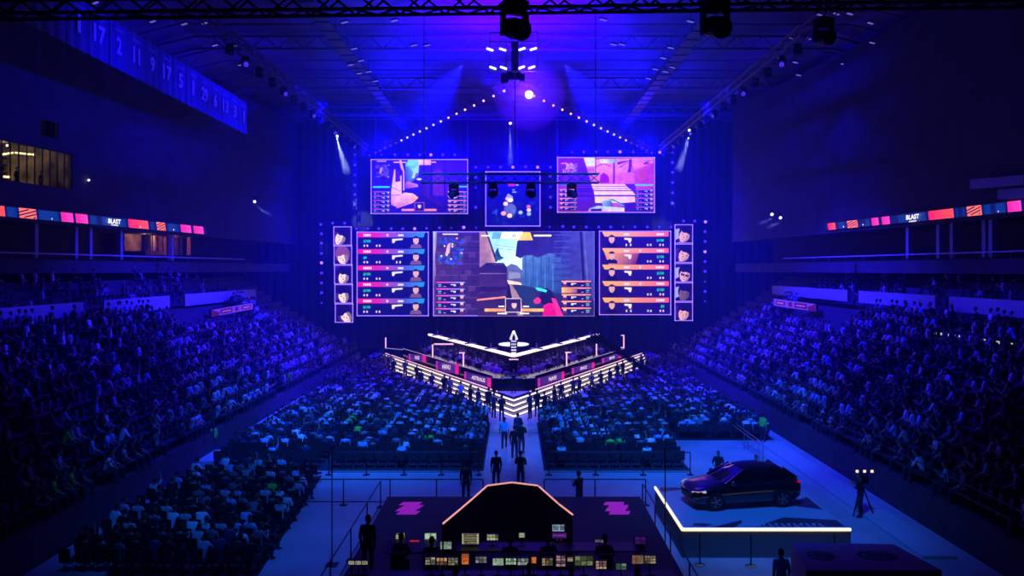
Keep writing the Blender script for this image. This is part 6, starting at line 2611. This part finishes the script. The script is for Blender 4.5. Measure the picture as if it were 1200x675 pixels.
def make_tier_seat():
    t = thing('stadium_chair', 'x', 'seat')
    m = MB()
    m.box((0, .0, .42), (.46, .42, .06))
    m.obj('seat_pan', PLASTIC, t)
    m = MB()
    m.box((0, -.22, .66), (.46, .05, .44))
    m.box((0, -.23, .9), (.40, .05, .06))
    m.obj('backrest', PLASTIC, t)
    for sx in (-1, 1):
        m = MB()
        m.box((sx * .25, -.02, .3), (.03, .36, .6))
        m.obj('side_frame', BLACK, t)
    freeze(t)
    return t


def tier_single():
    m = MB()
    m.box((0, .0, .42), (.46, .42, .06), PLASTIC)
    m.box((0, -.22, .66), (.46, .05, .44), PLASTIC)
    m.box((0, -.02, .2), (.44, .05, .4), BLACK)
    return m


FC, TS = make_folding(), make_tier_seat()
FS, TSS = fold_single(), tier_single()
fs_mesh, ts_mesh = FS.mesh('folding_chair_mesh'), TSS.mesh('tier_seat_mesh')


def in_view(p, wide=0):
    if p[1] < 8:
        return False
    if wide:
        return -12 - wide < VX + F * p[0] / p[1] < 1212 + wide
    px, py = VX + F * p[0] / p[1], HY + F * (H - p[2]) / p[1]
    return -12 < px < 1212 and py < 690


# floor seats
floor_seats = []     # (x, y, z, rz, block, row, seat, occupied)


def block(name, y0, rows, xlim, occ, rz0=0., pitch=.95, clear=True):
    for r in range(rows):
        y = y0 + pitch * r
        xa, xb = xlim(y)
        n = int(abs(xb - xa) / .54)
        sg = 1 if xb > xa else -1
        c = 0
        for k in range(n):
            x = xa + sg * (.27 + .54 * k)
            if clear and y > vy(51.7, abs(x)) - 4.6:
                continue
            if 9.0 < abs(x) < 9.9 and y > 37.5:
                continue
            if rz0 and not (-15.4 < x):
                continue
            o = occ(x, y, r)
            floor_seats.append((x, y, 0.02, rz0 + random.uniform(-.05, .05), name, r, c, random.random() < o))
            c += 1


fo = lambda x, y, r: .12 if r < 2 else (.9 if y < 62 else .8)
block('left floor block', 38.7, 40, lambda y: (-1.6, -15.2), fo)
block('right floor block', 38.7, 40, lambda y: (1.6, 8.7 if y < 44.5 else 15.2), fo)
block('near left block', 25.2, 12, lambda y: (-8.35 - (y - 25) * .06, -15.3), lambda x, y, r: .80 if x > -14 else .5, -.28, .98, False)
tier_seats = []
for s in (-1, 1):
    side = 'left' if s < 0 else 'right'
    for i in range(11):
        x = s * (16 + .82 * i + .42)
        z = 1.4 + .53 * (i - 0) if i else 1.4
        y = 19.0
        sec, c = 0, 0
        while y < 79 - i * .9:
            # aisles
            m_ = (y - 19) % 11.5
            if m_ > 10.4:
                y += 1.15
                c = 0
                continue
            sec = int((y - 19) // 11.5)
            pxx = VX + F * x / y
            far = min(1, max(0, (y - 26) / 22))
            occ = .55 + .35 * far
            if y > 80:
                occ = .7
            if i >= 8 and 53 < y < 66.5:
                y += .56
                continue
            tier_seats.append((x, y, z, s * .98 + random.uniform(-.08, .08), side, sec, i, c, random.random() < occ))
            c += 1
            y += .56
print('seats', len(floor_seats), len(tier_seats))

# upper rows behind the parapet, sparse
upper = []
for s in (-1, 1):
    for i in range(4):
        x = s * (26.9 + .75 * i)
        y = 30.
        while y < 72:
            if random.random() < .33:
                upper.append((x, y, 7.2 + .5 * i, s * 1.0))
            y += .58
# rank the seated people by distance to the camera
cand = []
BN = {'left floor block': 'left floor block', 'right floor block': 'right floor block', 'near left block': 'near left floor block'}
for (x, y, z, rz, name, r, c, occ) in floor_seats:
    if occ and in_view((x, y, z + 1.0), 260):
        cand.append((math.dist((x, y, z), (0, 0, 10)), x, y, z, rz, ('f', name, r, c)))
for (x, y, z, rz, side, sec, i, c, occ) in tier_seats:
    if occ and in_view((x, y, z + .8), 260):
        cand.append((math.dist((x, y, z), (0, 0, 10)), x, y, z, rz, ('t', side, sec, i, c)))
cand.sort()
STEW = [(73, 523, -1), (62, 598, -1), (83, 596, -1), (337, 463, -1), (337 + 400, 470, 1)]
quota = 298 - NIND[0]
# stewards sit in the left tier
stew_spots = []
for px, py, s in STEW[:4]:
    i, Yp = tier_pt(s, px, py)
    stew_spots.append((s * (16 + .82 * i + .42), Yp, 1.4 + .53 * i))
stew_lab = ['steward in bright green jacket seated alone high in the left tier', 'steward in bright green jacket in the lower left tier, nearer the camera of two', 'steward in bright green jacket in the lower left tier, right one of two',
            'steward in bright green jacket at the far end of the left tier']
for (x, y, z), lab in zip(stew_spots, stew_lab):
    person('sit_lean' if 'alone' in lab else 'sit_lap', 'bright green', 0, (x, y, z - .03), -.95, lab)
seen = [q for q in cand if in_view((q[1], q[2], q[3] + .8))]
ind = seen[:298 - NIND[0]]
_in = set(id(q) for q in ind)
rest = [q for q in cand if id(q) not in _in]
drop = lambda x, y, z: any(math.dist((x, y, z), q) < .5 for q in stew_spots)
HV = [(700, 545), (724, 520), (712, 519), (693, 486), (771, 522), (780, 500), (833, 513), (572, 528), (566, 521), (502, 514), (410, 490), (320, 577), (312, 572), (202, 630), (165, 628), (418, 506)]
for n_, (d_, x, y, z, rz, key) in enumerate(ind):
    if drop(x, y, z):
        continue
    sh = str(pick_shirt())
    pose = random.choices(SITS, [30, 20, 12, 4, 12, 14])[0]
    px, py = VX + F * x / y, HY + F * (H - z - .9) / y
    if any(abs(px - a) < 6 and abs(py - b) < 5 for a, b in HV):
        sh = 'bright green'
    if key[0] == 'f':
        lab = f'{sh}-topped spectator {DESC[pose]}, {ordw(key[3])} seat from the aisle, {ordw(key[2])} row from the back, {BN[key[1]]}'
        if key[1] == 'near left block':
            lab = f'{sh}-topped spectator {DESC[pose]}, {ordw(key[3])} from lane, {ordw(key[2])} nearest row, near left block'
        else:
            lab = f'{sh}-topped spectator, {DESC[pose]}, {ordw(key[3])} from the aisle, {ordw(key[2])} nearest row, {BN[key[1]]}'
        grp = f'spectators in the {BN[key[1]]}'
    else:
        lab = f'{sh}-topped spectator, {DESC[pose]}, {key[1]} tier row {ordw(key[3])}, {ordw(key[4])} seat of {ordw(key[2])} section'
        grp = f'spectators in the {key[1]} tier'
    person(pose, sh, random.randint(0, 1), (x, y + 0, z - .03), rz + random.uniform(-.25, .25), lab, grp, random.uniform(.94, 1.05))
print('individual people', NIND[0])


# the mass of the crowd, one object
def build_mass(name, items, mats_, label, cat, group=None):
    """items: (verts, tris-faces, per-face material slot, loc, rz, scale)"""
    V, FF, M = [], [], []
    o = 0
    for v, f, mi, loc, rz, sc in items:
        c, s = math.cos(rz) * sc, math.sin(rz) * sc
        a = np.asarray(v)
        b = np.empty_like(a)
        b[:, 0] = a[:, 0] * c - a[:, 1] * s + loc[0]
        b[:, 1] = a[:, 0] * s + a[:, 1] * c + loc[1]
        b[:, 2] = a[:, 2] * sc + loc[2]
        V.append(b)
        FF += [tuple(i + o for i in q) for q in f]
        M += mi
        o += len(a)
    me = bpy.data.meshes.new(name)
    me.from_pydata(np.concatenate(V).tolist(), [], FF)
    for k in mats_:
        me.materials.append(k)
    me.polygons.foreach_set('material_index', M)
    me.update()
    ob = bpy.data.objects.new(name, me)
    COL.objects.link(ob)
    return tag(ob, label, cat, group, 'stuff')


LOW = {p: person_low(p) for p in SITS + STANDS}
LOW = {p: (np.array(v), f, c) for p, (v, f, c) in LOW.items()}
shn = list(SHIRTS)
mslots = [SM[k] for k in shn] + [SKIN, TROUS, HAIRS[0], HAIRS[1]]


def low_item(pose, sh, loc, rz, sc=1.):
    v, f, c = LOW[pose]
    hi = random.randint(2, 3) + 8
    si = shn.index(sh)
    mp = {'s': si, 'k': 8, 't': 9, 'h': hi}
    return (v, f, [mp[q] for q in c], loc, rz, sc)


items = []
for (d_, x, y, z, rz, key) in rest:
    if drop(x, y, z):
        continue
    sh = str(pick_shirt())
    px, py = VX + F * x / y, HY + F * (H - z - .9) / y
    if any(abs(px - a) < 3.5 and abs(py - b) < 3 for a, b in HV):
        sh = 'bright green'
    items.append(low_item(random.choices(SITS, [30, 20, 12, 6, 12, 14])[0], sh, (x, y, z - .03), rz + random.uniform(-.3, .3), random.uniform(.94, 1.06)))
# standing ones in the tiers and beyond the stage ends
for x, y, z, rz in upper:
    items.append(low_item(random.choice(SITS), str(pick_shirt()), (x, y, z), rz))
for _ in range(90):
    s = random.choice((-1, 1))
    x = s * random.uniform(12, 15.5)
    y = random.uniform(60, 76)
    if y < vy(51.7, abs(x)) - 1:
        items.append(low_item(random.choice(STANDS), random.choice(['black', 'navy', 'mid grey']), (x, y, 0), random.uniform(-1, 1)))
for s in (-1, 1):  # figures added behind the desks to imitate crowd reflections in the gloss
    for r_ in range(4):
        kx = .5 + .12 * r_
        while kx < 9.2:
            ya, yb = vy(DA, kx) + 3.9, BA + kx / BT2 - .7
            y = ya + (yb - ya) * r_ / 3
            if random.random() < .8 and yb > ya:
                items.append(low_item(random.choice(SITS + ['st_phone'] * (r_ == 3)), random.choice(['white', 'pale grey', 'white', 'mid grey', 'black']), (s * (kx + random.uniform(-.1, .1)), y, 1.0), math.pi * (random.random() < .3) + random.uniform(-.3, .3)))
            kx += .5
build_mass('crowd', items, mslots, 'mass of small distant spectators filling the far floor rows and both tiers', 'crowd')
# players between desk and booth wall
k = 0
for s in (-1, 1):
    for i in range(5):
        kx = 2.9 + 1.65 * i
        y = vy(DA, kx) + 2.7
        team = 'left' if s < 0 else 'right'
        person('sit_lean', 'mid grey' if s < 0 else 'black', 0, (s * kx, y, 1.0), math.pi - s * .5, f'player seated behind the {team} desk arm on stage, {ordw(i)} out from the prow', 'players on stage')
        t = thing('gaming_monitor', f'black monitor on the {team} desk arm of the stage, {ordw(i)} out from the prow', 'monitor', (s * kx, vy(DA, kx) + .9, DT), s * -.45, 'player monitors')
        m = MB()
        m.box((0, 0, .28), (.56, .04, .34))
        m.obj('bezel', BLACK, t)
        m = MB()
        m.box((0, 0, .06), (.05, .05, .12))
        m.box((0, 0, .01), (.24, .2, .02))
        m.obj('stand', STEEL, t)
        if i < 5:
            m = MB()
            m.box((0, .025, .28), (.52, .01, .3))
            m.obj('screen', mat('game_screen', (.1, .1, .1), .3, emit=(.5, .45, .5), es=.8, sample=False), t)

_f = on_plane(SIDES[0], -1.6)
for k, (px, pose) in enumerate(((18, 'st_down'), (46, 'st_cross'), (71, 'st_phone'))):
    q = _f(px, 214)
    person(pose, 'black', 0, (q.x, q.y, 14.9), -1.4, f'dark figure standing inside the lit lounge window, {ordw(k)} from the camera', 'people in the lounge')
# chairs: individuals nearest first
fl = sorted([q for q in floor_seats if in_view((q[0], q[1], q[2] + .5))], key=lambda q: math.dist(q[:3], (0, 0, 10)))
for n_, (x, y, z, rz, name, r, c, occ) in enumerate(fl[:298]):
    lane = 'lane' if name == 'near left block' else 'aisle'
    lab = f'{"occupied" if occ else "empty"} black folding chair, {ordw(c)} from the {lane}, {ordw(r)} nearest row, {BN[name]}'
    if n_ < 60 or (name != 'near left block' and r == 0):
        use(FC, (x, y, z), (0, 0, rz), lab, f'folding chairs in the {BN[name]}')
    else:
        o = bpy.data.objects.new('folding_chair', fs_mesh)
        COL.objects.link(o)
        o.location, o.rotation_euler = (x, y, z), (0, 0, rz)
        tag(o, lab, 'chair', f'folding chairs in the {BN[name]}')
fi = [(FS.v, FS.f, FS.m, (x, y, z), rz, 1.) for (x, y, z, rz, *_r) in fl[298:] + [q for q in floor_seats if not in_view((q[0], q[1], q[2] + .5))]]
build_mass('folding_chair_rows', fi, FS.mats, 'distant rows of black folding chairs filling the far floor blocks', 'chairs')
tl = sorted([q for q in tier_seats if in_view((q[0], q[1], q[2] + .5))], key=lambda q: math.dist(q[:3], (0, 0, 10)))
for n_, (x, y, z, rz, side, sec, i, c, occ) in enumerate(tl[:298]):
    lab = f'{"occupied" if occ else "empty"} dark plastic seat, {side} tier row {ordw(i)}, {ordw(c)} place of {ordw(sec)} section'
    rz = math.copysign(1.25, rz)
    if n_ < 50:
        use(TS, (x, y, z), (0, 0, rz), lab, f'seats in the {side} tier')
    else:
        o = bpy.data.objects.new('stadium_chair', ts_mesh)
        COL.objects.link(o)
        o.location, o.rotation_euler = (x, y, z), (0, 0, rz)
        tag(o, lab, 'seat', f'seats in the {side} tier')
ti = [(TSS.v, TSS.f, TSS.m, (x, y, z), math.copysign(1.25, rz), 1.) for (x, y, z, rz, *_r) in tl[298:] + [q for q in tier_seats if not in_view((q[0], q[1], q[2] + .5))]]
build_mass('stadium_chair_rows', ti, TSS.mats, 'distant rows of dark plastic seats covering both side tiers', 'seats')

# ================================================================ haze
hz = bpy.data.materials.new('haze')
hz.use_nodes = True
nt = hz.node_tree
nt.nodes.clear()
o = nt.nodes.new('ShaderNodeOutputMaterial')
sc_ = nt.nodes.new('ShaderNodeVolumeScatter')
sc_.inputs['Density'].default_value = .0038
sc_.inputs['Color'].default_value = (.3, .35, 1, 1)  # blue light put partly into the haze's own colour
sc_.inputs['Anisotropy'].default_value = .25
nt.links.new(sc_.outputs[0], o.inputs['Volume'])
m = MB()
m.box((0, 52, 14.2), (60, 88, 28.3))
tag(m.obj('haze', hz), 'thin theatrical haze tinted blue filling the hall', 'haze', None, 'stuff')

# ================================================================ lights
BLUE = (.002, .0, 1)
FLB = (.006, .12, 1)
TB = (.008, .006, 1)
for x in (-14, -7, 0, 7, 14):
    spot('stage_wash', (x, 84 - abs(x) * .3, 23.6), (x * 1.0, 94, 15), 34000, BLUE, 160, .9)
for s in (-1, 1):
    # upward and outward washes hung on the V truss
    for f in (.12, .4, .7):
        p = VA.lerp(Vector((s * 15.4, 85, 22.9)), f)
        spot('roof_wash', p + Vector((0, 0, .9)), p + Vector((s * 2, -2, 10)), 8000, BLUE, 150, .9)
    spot('tier_wash', (s * 4, 60, 26), (s * 21, 60, 3), 200000, TB, 62, .9)
    spot('tier_wash', (s * 4, 44, 26), (s * 21, 42, 3), 45000, TB, 55, .9)
    spot('floor_wash', (s * 5, 25, 26), (s * 8, 46, 0), 68000, FLB, 42, .9)
    spot('floor_wash', (s * 4, 20, 26), (s * 9, 33, 0), 18000, FLB, 44, .9)
    if s > 0:
        spot('floor_wash', (6, 22, 26), (9.5, 31, 0), 13000, FLB, 30, .8)
    spot('side_wash', (s * 15, 62, 23.4), (s * 25, 66, 22), 8000, BLUE, 130, .9)
for y in (46, 56, 66):
    spot('banner_wash', (-18.5, y, 21.8), (-24, y, 22.8), 3000, BLUE, 110, .9)
spot('glow', (0, 57, 22.6), (0, 56, 31), 42000, (.045, .0, 1), 150, .9)
for x in (-1.2, 1.2):
    spot('glow', (x, 50.2, 25.2), (x * 6, 57, 5), 22000, (.06, .0, 1), 100, .9)
spot('glow', P(620, 111, 54) + Vector((0, -.3, 0)), (-4, 20, 20), 9000, (.04, .0, 1), 70, .9)
spot('prow_light', (0, 58, 22), (0, 56, 1), 2500, (1, .95, .9), 12, .6)

# ================================================================ world, camera
w = bpy.data.worlds.new('world')
S.world = w
w.use_nodes = True
w.node_tree.nodes['Background'].inputs[0].default_value = (0, 0, 0, 1)
cam = bpy.data.cameras.new('camera')
co = bpy.data.objects.new('camera', cam)
COL.objects.link(co)
cam.lens = 27
cam.sensor_width = 36
cam.sensor_fit = 'HORIZONTAL'
co.location = (0, 0, H)
co.rotation_euler = (math.pi / 2, 0, 0)
cam.shift_x = -(VX - 600) / 1200
cam.shift_y = (HY - 337.5) / 1200
cam.clip_end = 400
cam.clip_start = .1
S.camera = co
S.view_settings.view_transform = 'Standard'
S.view_settings.look = 'None'
S.view_settings.exposure = 0
S.view_settings.gamma = 1
S.view_settings.use_curve_mapping = False
S.cycles.volume_bounces = 0
S.cycles.max_bounces = 5
S.cycles.diffuse_bounces = 2
S.cycles.glossy_bounces = 3
S.cycles.transmission_bounces = 4
S.cycles.transparent_max_bounces = 6
S.cycles.sample_clamp_indirect = 4
S.cycles.use_denoising = True
print('objects', len(bpy.data.objects))
